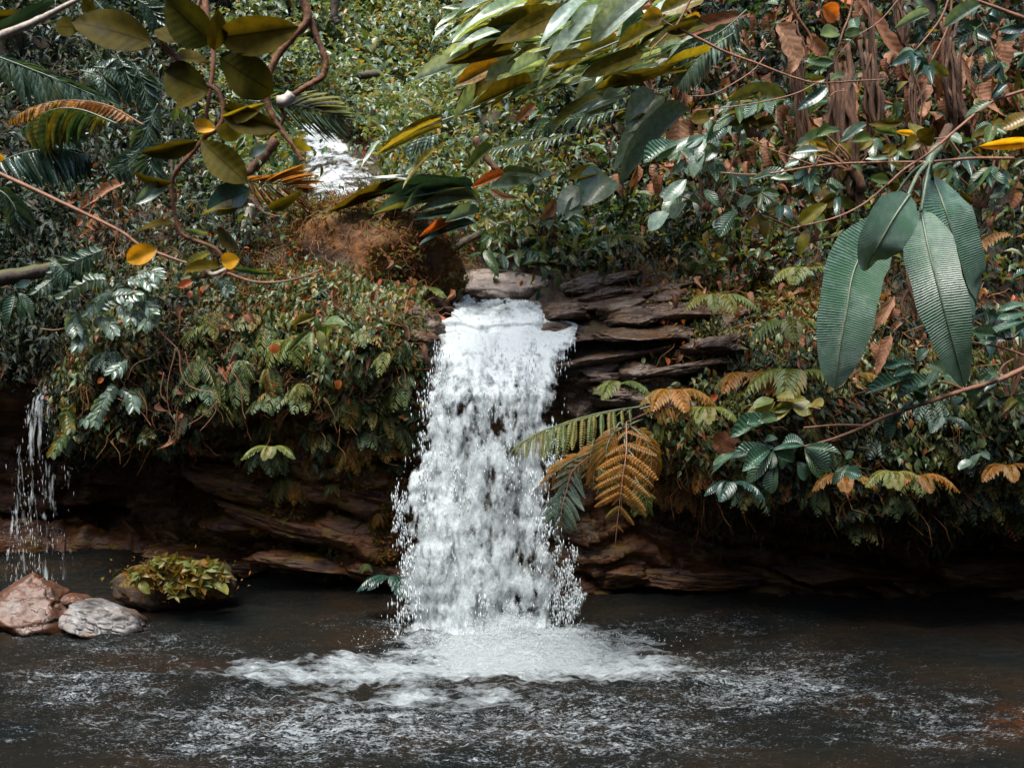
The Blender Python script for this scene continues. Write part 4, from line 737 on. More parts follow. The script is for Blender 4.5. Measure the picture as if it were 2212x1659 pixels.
for lab, pts, d, r, mt in [('dark fallen branch lying across the slope above the cascade', zz(1, (1850, 500), (2050, 470), (2260, 440)), 13.4, .07, 'log'), ('thin dark trunk at the top left of the bright slope', zz(1, (2010, -60), (2000, 80), (2020, 150)), 12, .05, 'log'), ('pale twisted dead stem standing on the mossy mound', zz(1, (1510, 1230), (1470, 1350), (1450, 1480), (1410, 1590)), 8.9, .045, 'palewood'), ('orange brown dead stem leaning behind the oval leaves', zz(1, (1640, 830), (1560, 930), (1470, 1040)), 8.8, .05, 'trunk'), ('dead stem standing in the dark hollow right of the grey boulder', zz(2, (1290, 1250), (1310, 1400), (1330, 1600)), 9.6, .04, 'trunk'), ('mossy stick slanting down behind the mossy boulder', zz(2, (880, 1400), (780, 1450), (650, 1500)), 9.6, .035, 'log'), ('brown stick leaning on the slope below the long leaves', zz(2, (830, 830), (900, 930), (980, 1040)), 10.2, .04, 'trunk')]:
    t = thing('dead_stem', lab, 'dead stem', W(*pts[-1], d)); stem(t, pts, d, r, r*.8, mt, 'stem', n=24, ns=9, rough=.35, wob=.03)
for lab, x, y0, y1, r in [('fibrous brown trunk at the right, behind the crossing twigs', 1835, 150, 490, .10), ('second brown trunk half hidden to the right of the fibrous one', 1905, 60, 380, .06), ('dry bare trunk near the top right with peeling bark', 2075, 60, 330, .06), ('leaning brown trunk top right of the long pale leaves', 1960, -40, 160, .06), ('brown trunk behind the big hanging leaves', 2000, 560, 800, .07), ('thin trunk in the dark right of the second brown one', 1990, 150, 420, .035), ('thin slanting trunk in the dark left of the fibrous one', 1740, 60, 400, .04)]:
    t = thing('bare_tree', lab, 'tree', W(x, y1, 9.2)); d = hitd(x, min(y1, 600))-.3; mb = MB()
    for q in range(14):
        o1, o2 = random.gauss(0, r*.5), random.gauss(0, r*.5); k0 = random.uniform(0, .4); P = stempts([(x-25, y0-50, d), (x-12+random.uniform(-6, 6), (y0+y1)/2, d-.1), (x+10+random.uniform(-12, 12), y1, d)], d)
        P = catmull(P, 30)+np.array([o1, o2, 0]); P = P[int(k0*20):int(30-random.uniform(0, 8))]; P = P+np.stack([vn(P*4+k*9+q, k) for k in range(3)], -1)*.05; tube(mb, P, np.linspace(.2, .36, len(P))*r*random.uniform(.5, 1.2), 7, .5, seed=q)
    mb.build('trunk', M['trunk'], t)
# strap leaved clumps at the top centre
sc1 = thing('strap_leaf_plant', 'large clump of long glossy strap leaves fanning left from the top centre', 'plant', W(*Z(2, 1900, 60), 7.0))
LL = [((1620, 30), (1128, 445), 120, 'sheen', .2), ((1870, -30), (1525, 205), 130, 'sheen', .1), ((1260, 200), (588, 212), 80, 'teal', .2), ((1150, 10), (700, 135), 75, 'sheen', .3), ((1000, 90), (1150, 10), 70, 'sheen', .2), ((1240, 225), (800, 290), 60, 'sheen', .5), ((990, 190), (680, 265), 60, 'sheen', .2), ((860, 365), (486, 445), 62, 'sheen', .1),
 ((1000, 380), (735, 490), 95, 'gold', .2), ((980, 430), (670, 650), 85, 'olive', .1), ((1050, 300), (760, 340), 80, 'olive', .3), ((1300, 100), (920, 150), 90, 'olive', .4), ((1420, 60), (1100, 160), 120, 'olive', .2), ((1230, 280), (1000, 340), 40, 'gold', .6), ((1300, -20), (1100, 90), 50, 'gold', .4), ((1500, 0), (1280, 80), 60, 'sheen', .4), ((940, 570), (730, 620), 30, 'sheen', .7), ((1180, 500), (860, 590), 60, 'olive', .5),
 ((1850, 310), (1455, 450), 105, 'olive', .1), ((1960, 150), (1690, 260), 75, 'gold', .3), ((1720, 360), (1560, 440), 50, 'sheen', .5), ((1700, 260), (1440, 300), 60, 'gold', .6), ((1500, 340), (1260, 380), 60, 'gold', .6), ((1330, 300), (1050, 300), 40, 'sheen', .8), ((1000, 440), (1180, 380), 36, 'sheen', .8), ((1400, 260), (1200, 330), 40, 'olive', .6), ((1600, 480), (1980, 440), 90, 'olive', .4), ((1060, -30), (760, 20), 60, 'sheen', .4), ((1700, 10), (1400, 90), 40, 'sheen', .6), ((870, 200), (780, 330), 50, 'olive', .4), ((2200, 140), (1990, 190), 90, 'olive', .3), ((1120, 420), (900, 440), 50, 'sheen', .6), ((1250, 400), (1060, 400), 36, 'sheen', .7), ((2200, -20), (1950, 60), 110, 'gold', .3), ((1600, 560), (1240, 690), 60, 'olive', .6), ((660, 690), (250, 825), 40, 'olive', .5), ((640, 720), (280, 830), 22, 'gold', .4), ((640, 760), (290, 880), 60, 'gold', .3), ((280, 840), (180, 900), 20, 'sheen', .5), ((600, 900), (430, 1020), 40, 'gold', .5)]
for b, t, w_, mt, rl in LL: LP(sc1, Z(2, *b), Z(2, *t), w_*TK, 7.0+random.uniform(-.4, .7), mt, 'strap', dd=random.uniform(-.6, .1), roll=rl+random.uniform(-.1, .1))
for k in range(230):
    a = random.uniform(0, 1); bx, by = 620+a*1300+random.uniform(-80, 80), random.uniform(-40, 560)*(1-.35*a)+40
    l = random.uniform(110, 330); an = random.uniform(-.2, .5); LP(sc1, Z(2, bx+l, by-l*math.sin(an)*.6), Z(2, bx, by+l*.25), random.uniform(16, 44)*TK, 8.2+random.uniform(-.7, .8), random.choice(['sheen', 'sheen', 'gold', 'sheen', 'green', 'sheen']), 'strap', dd=random.uniform(-.4, .2), roll=random.uniform(-.9, .9))
for pts in [((1900, -20), (1600, 200), (1250, 300), (1000, 400), (680, 660)), ((2000, 0), (1900, 150), (1500, 330)), ((960, 600), (700, 700), (280, 850))]: stem(sc1, zz(2, *pts), 7.3, .012, .005, 'stem', 'stalk', n=24)
sc2 = thing('strap_leaf_plant', 'low clump of long dark leaves between the cascade and the mossy boulder', 'plant', W(*Z(2, 850, 1150), 9.0))
for b, t, w_, mt, rl in [((800, 1110), (225, 1020), 60, 'teal', .2), ((560, 1100), (35, 1140), 50, 'olive', .5), ((400, 1110), (20, 1225), 60, 'olive', .2), ((720, 1150), (330, 1110), 50, 'teal', .4), ((830, 1110), (420, 1150), 60, 'teal', .3), ((860, 1200), (540, 1130), 50, 'pale', .5), ((820, 1250), (550, 1270), 60, 'teal', .2), ((860, 1280), (690, 1290), 50, 'pale', .3), ((700, 1170), (440, 1180), 40, 'pale', .6), ((860, 1180), (260, 1200), 40, 'pale', .7), ((840, 1330), (560, 1380), 60, 'teal', .5), ((740, 1340), (535, 1375), 30, 'orange', .5)]:
    LP(sc2, Z(2, *b), Z(2, *t), w_*TK, 8.9, mt, 'strap', dd=-.5, roll=rl)
sc3 = thing('strap_leaf_plant', 'broad glossy leaves on stalks in the middle of the slope, right of centre', 'plant', W(*Z(2, 1700, 1000), 8.6))
for b, t, w_, mt, rl in [((1640, 1060), (1480, 1180), 190, 'pale', .1), ((1470, 1120), (1350, 1210), 120, 'pale', .2), ((1470, 1210), (1380, 1280), 70, 'pale', .2), ((1860, 700), (1670, 950), 110, 'pale', .1), ((2120, 650), (1690, 1010), 90, 'pale', .2), ((1930, 570), (1750, 740), 150, 'pale', .2), ((1740, 560), (1450, 620), 110, 'pale', .3), ((1680, 600), (1500, 680), 70, 'pale', .4), ((1000, 1030), (1220, 1040), 60, 'green', .2), ((1180, 1090), (940, 1100), 70, 'pale', .2), ((1020, 1040), (830, 1100), 50, 'orange', .3), ((1300, 1040), (1180, 1060), 40, 'pale', .4), ((940, 880), (795, 980), 50, 'green', .2), ((1560, 1030), (1400, 1050), 60, 'gold', .5), ((900, 1490), (960, 1600), 60, 'green', .2), ((1890, 640), (1790, 690), 40, 'olive', .3)]:
    LP(sc3, Z(2, *b), Z(2, *t), w_*TK, 8.4, mt, 'band', dd=-.2, roll=rl)
for pts in [((1690, 1020), (1720, 1100), (1700, 1250)), ((1700, 1000), (1900, 820), (2100, 650))]: stem(sc3, zz(2, *pts), 8.45, .01, .006, 'stem', 'stalk', n=14)
pfr('fern_frond', 'pale feathery fern frond on the slope right of centre', 'fern frond', zz(2, (1740, 650), (1500, 700), (1250, 740), (1000, 880)), 9.4, 26, .26, .03, 'fernteal', N=(0, -.6, 1), droop=.2)
pfr('fern_frond', 'second pale fern frond just under the feathery one', 'fern frond', zz(2, (1450, 800), (1250, 840), (1050, 880), (930, 900)), 9.2, 20, .20, .03, 'pale', N=(0, -.6, 1), droop=.2)
pfr('fern_frond', 'curled bluish frond above the low dark leaves', 'fern frond', zz(2, (640, 800), (560, 820), (480, 840), (430, 900)), 9.6, 12, .24, .06, 'fernteal', N=(0, -.6, 1), droop=.6)
pfr('fern_frond', 'dark shaded palm like frond near the top right of centre', 'fern frond', zz(3, (560, 60), (420, 180), (260, 260), (60, 340)), 8.2, 30, .3, .03, 'fernteal', N=(0, -.6, .8), droop=.5)
pfr('fern_frond', 'second bluish frond under the shaded one near the top', 'fern frond', zz(3, (480, 200), (330, 300), (230, 400), (150, 510)), 8.1, 24, .22, .035, 'pale', N=(0, -.7, .7), droop=.4)

# big ribbed hanging leaves
bh = thing('hanging_leaf_plant', 'group of four very large ribbed leaves hanging in front of the right bank', 'plant', W(*Z(3, 1640, 970), 5.2))
def bigleaf(pts, wpx, d, N, rnd, pf='band', **k):
    C = stempts(pts, d); mb = MB(); blade(mb, C, wpx/FPX*d, N, pf, 30, 8, fold=.14, wave=.010, rnd=rnd, tear=.05, **k); lf_ = mb.build('leaf_blade', M['hang'], bh)
    P = catmull(C, 30)+np.array([0, -.004, 0]); mr = MB(); tube(mr, P, np.linspace(.007, .002, 30), 6); mr.build('midrib', M['stem'], lf_); return lf_
bigleaf(zz(6, (1420, -160, 5.35), (1215, 130, 5.25), (1150, 430, 5.15), (1105, 700, 5.15), (1085, 880, 5.2)), 355*TK, 5.2, (.12, -1, .35), .3)
bigleaf(zz(3, (1660, 1040, 5.45), (1740, 1250, 5.3), (1810, 1480, 5.3), (1870, 1700, 5.35), (1915, 1780, 5.4), (1925, 1820, 5.45)), 370*TK, 5.35, (.35, -1, .3), .8)
bigleaf(zz(6, (1595, -185, 5.1), (1640, 40, 4.98), (1705, 300, 4.92), (1790, 620, 4.95), (1858, 868, 5.05)), 300*TK, 5.0, (-.15, -1, .3), .55)
bigleaf(zz(3, (1530, 1160, 4.85), (1440, 1290, 4.8), (1360, 1430, 4.8), (1300, 1540, 4.85), (1275, 1610, 4.9)), 275*TK, 4.85, (.28, -1, .45), .15)
for pts in [((1640, 970, 5.2), (1580, 1040, 5.0), (1520, 1165, 4.86)), ((1645, 970, 5.2), (1625, 1100, 5.1), (1598, 1265, 5.05)), ((1630, 970, 5.2), (1540, 1040, 5.3), (1430, 1180, 5.36)), ((1650, 965, 5.2), (1665, 1050, 5.4), (1670, 1060, 5.42))]: stem(bh, zz(3, *pts), 5.1, .011, .008, 'stem', 'stalk', n=16)
stem(bh, zz(3, (1700, 880, 5.3), (1660, 930, 5.25), (1640, 985, 5.2)), 5.2, .03, .02, 'stem', 'stalk', n=10)
stem(bh, zz(3, (1760, 760, 5.6), (1720, 850, 5.4), (1690, 900, 5.3)), 5.2, .025, .028, 'trunk', 'stalk', n=10)

# crossing twigs at the right
def twigthing(label, k, d, stems, leaves, r=.008, mat='twig', prof='oval', name='leafy_twig', cat='twig'):
    t = thing(name, label, cat, W(*Z(k, *stems[0][0][:2]), d))
    for i, s in enumerate(stems): stem(t, zz(k, *s), d, r if i == 0 else r*.6, r*.45 if i == 0 else r*.3, mat, 'stem' if i == 0 else 'side_twig', n=10*len(s))
    for q in leaves: LP(t, Z(k, *q[0]), Z(k, *q[1]), q[2]*TK, d, q[3], q[4] if len(q) > 4 else prof, dd=random.uniform(-.08, .08), roll=q[5] if len(q) > 5 else None)
    return t
twigthing('long bare twig rising to the right edge in front of the big hanging leaves', 3, 4.4, [[(2260, 525), (2020, 610), (1850, 740), (1650, 910), (1500, 1010), (1400, 1100), (1250, 1220), (1080, 1300), (820, 1365)], [(1850, 740), (1740, 820), (1600, 825)], [(2010, 600), (2040, 530), (2080, 480)]],
 [((2020, 605), (1868, 670), 55, 'green'), ((2010, 590), (2100, 460), 26, 'teal'), ((2020, 590), (2110, 500), 50, 'teal'), ((1590, 825), (1548, 700), 85, 'gold'), ((1555, 800), (1460, 785), 36, 'yellow'), ((1590, 830), (1670, 790), 110, 'olive'), ((1580, 830), (1515, 880), 90, 'gold'), ((1400, 1080), (1310, 1060), 60, 'green'), ((1410, 1090), (1470, 1130), 60, 'olive'), ((870, 1330), (1030, 1215), 85, 'gold'), ((925, 1365), (870, 1500), 65, 'gold'), ((2200, 480), (2120, 490), 130, 'olive'), ((2260, 850), (1970, 870), 70, 'yellow'), ((1490, 1000), (1450, 980), 30, 'green')], .0075)
twigthing('nearly level reddish twig crossing behind the long rising one', 3, 5.6, [[(2150, 945), (1900, 945), (1650, 965), (1400, 968), (1150, 975), (970, 990), (650, 1040), (400, 1030)], [(970, 990), (860, 950), (700, 890), (580, 840)], [(1130, 975), (1085, 920), (1110, 860)], [(970, 985), (1000, 930), (1060, 935)], [(1440, 965), (1425, 930)], [(1950, 940), (1900, 900)]],
 [((1180, 980), (1260, 1000), 30, 'green'), ((850, 1060), (740, 1050), 34, 'pale'), ((1500, 990), (1450, 985), 30, 'gold'), ((1410, 940), (1310, 935), 30, 'pale'), ((990, 900), (850, 900), 40, 'pale'), ((700, 1040), (600, 1060), 30, 'pale')], .009)
twigthing('forked reddish twig crossing the upper right, with a small leaf cluster', 3, 4.8, [[(150, 170), (300, 245), (430, 310), (620, 380), (830, 460), (980, 495), (1200, 485), (1380, 475)], [(980, 497), (850, 560), (650, 610), (450, 640), (250, 660)], [(665, 345), (600, 420), (480, 500), (350, 565), (215, 575)]],
 [((1030, 470), (930, 485), 50, 'green'), ((1060, 480), (1145, 425), 36, 'green')], .0075)
twigthing('upright thin twig with small green leaves at the top right', 3, 4.7, [[(1200, -40), (1170, 100), (1130, 200), (1090, 340), (1040, 460), (1050, 570), (1090, 550), (1150, 545)], [(1480, -20), (1350, 130), (1200, 230), (1110, 330), (1060, 420)], [(1110, 190), (1050, 200)]],
 [((1105, 195), (1010, 200), 70, 'green'), ((1140, 210), (1240, 175), 55, 'green'), ((1080, 370), (925, 390), 50, 'pale'), ((1080, 380), (960, 360), 50, 'green'), ((1100, 290), (1060, 340), 40, 'pale'), ((1040, 520), (895, 640), 65, 'teal'), ((1050, 560), (945, 620), 36, 'pale'), ((1200, 30), (1120, -30), 60, 'orange'), ((1150, 50), (1210, -20), 90, 'olive')], .006)
twigthing('orange brown twig hanging from the top, right of the long pale leaves', 3, 5.2, [[(800, -40), (860, 100), (940, 220), (935, 300)]], [((1010, 40), (1110, 110), 110, 'orange')], .011, 'vine')
twigthing('curved thin twig left of the forked one near the top', 3, 4.8, [[(240, -30), (150, 140), (80, 210), (0, 290), (-20, 330)], [(-40, -20), (60, 120), (200, 190)]], [((80, 190), (290, 140), 70, 'olive'), ((60, 100), (-60, 110), 110, 'gold')], .006)
twigthing('bare twig in the top right corner', 3, 5.2, [[(2260, 130), (2050, 50), (1860, -20)]], [((1960, 30), (1735, 135), 65, 'pale'), ((2260, 160), (2060, 190), 50, 'teal'), ((1650, 80), (1465, 140), 45, 'pale'), ((1640, 190), (1580, 150), 60, 'teal'), ((1600, 200), (1530, 260), 50, 'teal')], .013)
# branch with ribbed rosettes, lower right
rbp = thing('leafy_branch', 'long slanting branch at lower right ending in a rosette of ribbed leaves', 'branch', W(*Z(6, 2260, 740), 5.4))
stem(rbp, zz(6, (2260, 735), (2050, 830), (1850, 890), (1640, 960), (1400, 1040), (1200, 1130), (1050, 1185), (905, 1222)), 5.4, .016, .006, n=70, rough=.2)
for s in [((2260, 700), (2100, 640), (1950, 610), (1800, 600), (1650, 640)), ((1850, 885), (1780, 850), (1700, 840)), ((1290, 1100), (1100, 1095), (900, 1110)), ((2060, 800), (2090, 740), (2150, 700)), ((1500, 1005), (1540, 960))]: stem(rbp, zz(6, *s), 5.4, .008, .004, 'twig', 'side_twig', n=24)
RL = [((900, 1215), (760, 1215), 45), ((720, 1230), (475, 1270), 70), ((560, 1250), (275, 1325), 62), ((480, 1270), (360, 1310), 55), ((700, 1240), (550, 1330), 80), ((720, 1250), (565, 1410), 90), ((715, 1250), (690, 1355), 85), ((745, 1240), (800, 1350), 100), ((905, 1222), (770, 1180), 60), ((905, 1225), (1110, 1245), 62), ((905, 1230), (1080, 1320), 80), ((860, 1310), (925, 1420), 90), ((905, 1240), (1020, 1400), 80), ((840, 1310), (760, 1250), 60), ((740, 1330), (690, 1500), 80), ((1170, 1330), (1060, 1425), 60), ((1140, 1370), (1220, 1370), 60), ((1150, 1300), (1190, 1250), 50), ((660, 1200), (740, 1160), 50),
 ((740, 1060), (475, 1120), 60), ((645, 1080), (575, 1080), 62), ((740, 1050), (650, 1060), 60), ((1450, 1000), (1395, 1080), 60), ((1500, 990), (1390, 1170), 70), ((1550, 990), (1500, 960), 70), ((1640, 940), (1555, 840), 40), ((1585, 840), (1600, 960), 80), ((1700, 830), (1460, 880), 70), ((1560, 810), (1280, 880), 62), ((1470, 740), (1385, 740), 40), ((1560, 730), (1390, 745), 45), ((1560, 760), (1450, 790), 50), ((1700, 770), (1650, 830), 60), ((1730, 790), (1860, 840), 90), ((1750, 800), (1640, 720), 60), ((1650, 640), (1560, 700), 70), ((1800, 600), (1650, 650), 50), ((1900, 600), (1780, 600), 50), ((1980, 590), (1920, 520), 50), ((2060, 570), (1920, 530), 50), ((2060, 560), (1950, 590), 60), ((2230, 470), (2020, 520), 55), ((2240, 440), (2070, 420), 60), ((2240, 380), (2050, 370), 50), ((2230, 500), (2150, 530), 60), ((2080, 850), (2120, 840), 50), ((2060, 800), (2010, 780), 50), ((2000, 850), (1870, 950), 45), ((1850, 930), (1780, 950), 50)]
for b, t, w_ in RL: LP(rbp, Z(6, *b), Z(6, *t), w_*TK, 5.38, 'corr', 'obov', dd=random.uniform(-.15, .1), roll=random.uniform(-.4, .4), wave=.02)
lr = thing('leafy_branch', 'low spray of pale three part leaves above the ribbed rosette', 'branch', W(*Z(6, 830, 960), 6.4))
for b, t, w_ in [((730, 960), (580, 1020), 90), ((830, 960), (720, 1050), 70), ((820, 960), (940, 1000), 80), ((820, 950), (900, 940), 50), ((740, 930), (830, 925), 60), ((840, 980), (730, 1000), 60), ((940, 970), (1000, 970), 70), ((720, 940), (620, 960), 60)]: LP(lr, Z(6, *b), Z(6, *t), w_*TK, 6.3, 'fern', 'obov', dd=-.1)
stem(lr, zz(6, (1000, 1000), (900, 975), (830, 955), (740, 950)), 6.35, .006, .004, 'twig', 'stem')

# ribbed leaf shrubs of the right slope
def shrub(label, k, pts, d, wpx, mat, n_extra=0, box=None, prof='obov', cat='shrub', lrange=(60, 130)):
    t = thing('shrub', label, cat, W(*Z(k, *pts[0][0]), d+.2))
    for b, q in pts: LP(t, Z(k, *b), Z(k, *q), wpx*TK*random.uniform(.8, 1.2), d, mat[random.randrange(len(mat))], prof, dd=random.uniform(-.15, .1), roll=random.uniform(-.6, .6), wave=.02)
    if box:
        x0, y0, x1, y1 = box; nodes = []
        for j in range(max(2, n_extra//6)):
            nx, ny = random.uniform(x0, x1), random.uniform(y0, y1); nodes.append((nx, ny)); dj = d+random.uniform(-.3, .4)
            for i in range(6):
                a = i*1.05+random.uniform(-.3, .3)+.5; l = random.uniform(*lrange)
                LP(t, Z(k, nx, ny), Z(k, nx+l*math.cos(a), ny+l*math.sin(a)*.55+l*.2), random.uniform(.42, .6)*l*TK, dj, mat[random.randrange(len(mat))], prof, dd=-.15*math.sin(a), roll=random.uniform(-.5, .5), wave=.02)
        bx, by = (x0+x1)/2, (y1+60 if y0 > 100 else y0-120)
        for nx, ny in nodes: stem(t, zz(k, (nx, ny), ((nx+bx)/2+40, (ny+by)/2), (bx+random.uniform(-40, 40), by)), d+.1, .006, .009, 'twig', 'stem', n=12)
    return t
shrub('shrub of glossy ribbed leaves left of the crossing twigs', 3, [((310, 860), (220, 1000)), ((400, 870), (300, 940)), ((330, 1020), (420, 1130)), ((300, 1130), (390, 1220)), ((250, 1150), (250, 1240)), ((200, 1210), (100, 1290)), ((100, 1260), (-40, 1330)), ((500, 1250), (390, 1400)), ((560, 700), (480, 770)), ((560, 720), (520, 790)), ((260, 820), (40, 900)), ((440, 750), (340, 820)), ((200, 1070), (80, 1180)), ((600, 1180), (500, 1210)), ((160, 860), (-60, 930))], 6.6, 80, ['corr', 'corr', 'pale'], 54, (60, 740, 560, 1200))
shrub('dark green shrub with gold tinged leaves behind the level twig', 3, [((800, 600), (470, 560)), ((770, 560), (560, 610)), ((680, 530), (440, 590)), ((690, 640), (390, 650)), ((650, 520), (560, 530)), ((730, 730), (600, 740)), ((340, 700), (230, 710)), ((680, 660), (520, 700))], 6.2, 70, ['green', 'olive', 'corr'], 42, (420, 520, 760, 760), 'oval')
shrub('low leafy shrub between the trunk and the level twig', 3, [((1120, 780), (860, 850)), ((1050, 820), (900, 870)), ((1490, 730), (1300, 750)), ((1450, 800), (1330, 770)), ((1260, 780), (1130, 800)), ((1300, 820), (1200, 830)), ((1060, 770), (990, 790)), ((980, 900), (850, 905)), ((1270, 740), (1130, 830))], 6.3, 55, ['green', 'gold', 'olive', 'pale'], 48, (860, 760, 1480, 960), 'oval', lrange=(60, 110))
shrub('dark shrub under the crossing twigs, left of the hanging leaves', 3, [((1000, 1120), (930, 1150)), ((1060, 1140), (990, 1200)), ((640, 1040), (840, 1060))], 6.6, 75, ['corr', 'olive', 'green', 'teal'], 60, (640, 1020, 1250, 1380), 'oval')
shrub('leafy shrub behind the rising twig at the right edge', 3, [((2000, 1000), (1880, 1100)), ((2040, 990), (1980, 1060)), ((2260, 700), (2080, 760)), ((2240, 780), (2120, 850)), ((2040, 1150), (2060, 1180))], 6.0, 80, ['green', 'teal', 'corr', 'olive'], 66, (1700, 700, 2200, 1180), 'oval')
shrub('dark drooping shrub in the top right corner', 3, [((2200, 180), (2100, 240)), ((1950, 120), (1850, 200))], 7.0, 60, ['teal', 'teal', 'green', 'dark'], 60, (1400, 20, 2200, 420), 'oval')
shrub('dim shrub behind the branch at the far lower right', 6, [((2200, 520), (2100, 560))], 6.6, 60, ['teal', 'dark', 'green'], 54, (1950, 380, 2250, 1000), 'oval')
shrub('thin bluish leaves on the dark face near the lower right edge', 6, [((1960, 1260), (1860, 1330)), ((1960, 1250), (2000, 1290)), ((1900, 1300), (1830, 1340)), ((1970, 1230), (1950, 1180))], 6.7, 45, ['corr', 'pale'], 0, None)
shrub('leafy plant half hidden above the grey boulder', 2, [((1000, 1380), (900, 1400))], 9.6, 50, ['green', 'fern', 'green'], 90, (880, 1300, 1260, 1520), 'oval', 'plant', lrange=(40, 80))
shrub('bright green small leaved plant in the middle of the slope', 2, [((1300, 960), (1220, 980))], 9.6, 45, ['green', 'fern'], 48, (1080, 940, 1380, 1010), 'oval', 'plant', lrange=(30, 60))
shrub('dark lance leaved plant drooping at the left edge above the thin waterfall', 4, [((90, 320), (20, 500)), ((110, 310), (210, 460)), ((80, 320), (-40, 440)), ((180, 240), (90, 270)), ((120, 330), (130, 480))], 8.0, 60, ['teal', 'corr'], 0, None, 'lance', 'plant')
bs = shrub('bright bamboo like shoot with slender leaves on the left bank', 4, [((1855, 530), (1695, 665)), ((1885, 450), (1900, 560)), ((1860, 540), (1850, 665)), ((1900, 530), (1930, 635)), ((1930, 490), (2060, 485)), ((1940, 490), (1980, 600)), ((1880, 450), (1730, 490)), ((1900, 500), (1935, 560))], 7.4, 52, ['fern', 'green'], 0, None, 'lance', 'plant')
stem(bs, zz(4, (1860, 560), (1880, 500), (1885, 440), (1900, 480)), 7.42, .004, .003, 'stem', 'stem')

# tree fern in front of the fall, right side
PM = {m: [pinna_mesh(m, 13, .14, dr) for dr in (.15, .4)] for m in ('fern', 'fernbr', 'fernteal')}
tf = thing('tree_fern', 'large fern arching over the right edge of the waterfall with bronze drooping fronds', 'fern', W(*Z(5, 1800, 1010), 6.6))
def tfr(k, pts, d, N, n, plen, mt, ang=1.2, droop=.2, shape=None, rmat='stem', t0=.1):
    C = stempts(zz(k, *pts), d); frond(tf, C, N, n, plen, .05, mt, ang=ang, droop=droop, shape=shape, rmat=rmat, rr=.006, t0=t0, frommesh=PM[mt])
tfr(5, [(1830, 985, 6.8), (1600, 1020, 6.6), (1380, 1080, 6.4), (1180, 1160, 6.25), (1045, 1255, 6.2)], 6.5, (.1, -.6, 1), 22, .22, 'fern', droop=.55, shape=lambda t: np.clip(np.sin(math.pi*(t*.8+.17)), .1, 1))
tfr(5, [(1740, 1080, 6.7), (1740, 1250, 6.5), (1720, 1400, 6.45), (1700, 1560, 6.45), (1670, 1840, 6.5)], 6.5, (-.3, -1, .2), 10, .25, 'fernbr', ang=1.25, droop=.05, rmat='twig', shape=lambda t: np.clip(.55+.6*np.sin(math.pi*(t*.9+.08)), .1, 1)*np.clip((1.02-t)*2.6, .15, 1))
tfr(5, [(1750, 1090, 6.75), (1850, 1180, 6.7), (1890, 1320, 6.7), (1840, 1500, 6.7), (1800, 1580, 6.7)], 6.7, (.4, -1, .3), 15, .17, 'fernbr', droop=.5)
tfr(5, [(1700, 1080, 6.8), (1620, 1200, 6.7), (1560, 1330, 6.6), (1540, 1480, 6.6)], 6.7, (-.4, -1, .4), 12, .17, 'fernbr', droop=.5)
tfr(5, [(1520, 1280, 6.7), (1420, 1370, 6.6), (1380, 1500, 6.5), (1350, 1620, 6.45), (1330, 1800, 6.5)], 6.6, (-.3, -1, .3), 13, .20, 'fernteal', ang=1.15, droop=.25, rmat='twig')
tfr(5, [(1700, 1080, 6.8), (1850, 1150, 6.8), (1920, 1280, 6.8), (1910, 1420, 6.8)], 6.8, (.5, -1, .4), 14, .18, 'fernbr', droop=.6)
tfr(5, [(1560, 1250, 6.75), (1450, 1290, 6.7), (1350, 1350, 6.65), (1200, 1480, 6.65)], 6.7, (-.2, -1, .6), 14, .17, 'fernbr', droop=.5)
tfr(5, [(1820, 1000, 6.9), (1900, 980, 6.9), (1990, 985, 6.9), (2060, 1010, 6.9)], 6.9, (0, -.8, 1), 10, .14, 'fernbr', droop=.5)
tfr(5, [(1790, 1400, 6.65), (1830, 1480, 6.6), (1860, 1560, 6.6), (1840, 1620, 6.6)], 6.6, (.4, -1, .3), 10, .16, 'fern', droop=.4)
tfr(5, [(1740, 1100, 6.7), (1660, 1150, 6.6), (1620, 1250, 6.55), (1640, 1350, 6.55)], 6.6, (0, -1, .5), 12, .17, 'fernbr', droop=.5)
for q in range(9):
    x0, y0 = random.uniform(1500, 1850), random.uniform(1080, 1350); a = random.uniform(.3, 2.6); l = random.uniform(200, 330); dd_ = random.uniform(6.5, 6.9)
    tfr(5, [(x0, y0, dd_+.1), (x0+l*.4*math.cos(a), y0+l*.3*math.sin(a), dd_), (x0+l*.6*math.cos(a), y0+l*.9*math.sin(a)+30, dd_)], 6.6, (random.uniform(-.5, .5), -1, .4), 9, .13, random.choice(['fernbr', 'fernbr', 'fern', 'fernteal']), droop=.5)
stem(tf, zz(5, (1840, 1060, 6.9), (1760, 1100, 6.8), (1730, 1200, 6.6), (1790, 1290, 6.5)), 6.7, .007, .004, 'stem', 'stalk')
stem(tf, zz(5, (2060, 960, 7.3), (1900, 1010, 7.0), (1740, 1080, 6.7)), 6.7, .012, .008, 'trunk', 'stalk')
def fern(label, x, y, d, n, L, mt, spread=(0, 2*math.pi), tilt=.6, group=None, pm=True, bip=False, cat='fern', name='fern'):
    p0 = W(x, y, d); t = thing(name, label, cat, p0, group)
    for i in range(n):
        a = spread[0]+(spread[1]-spread[0])*(i+.5)/n+random.uniform(-.2, .2); l = L*random.uniform(.75, 1.15)
        h = np.array([math.cos(a), -.35-.4*abs(math.sin(a)), 0]); h /= np.linalg.norm(h); s = np.linspace(0, 1, 5)
        C = p0+h*(s*l*.9)[:, None]+UP*((tilt*s-1.05*tilt*s**2-.25*s**2)*l)[:, None]
        frond(t, C, UP+h*.3, 13, l*.3, .04, mt, 'lance', 1.1, .25, rr=.003, merged=True, bip=bip)
    return t
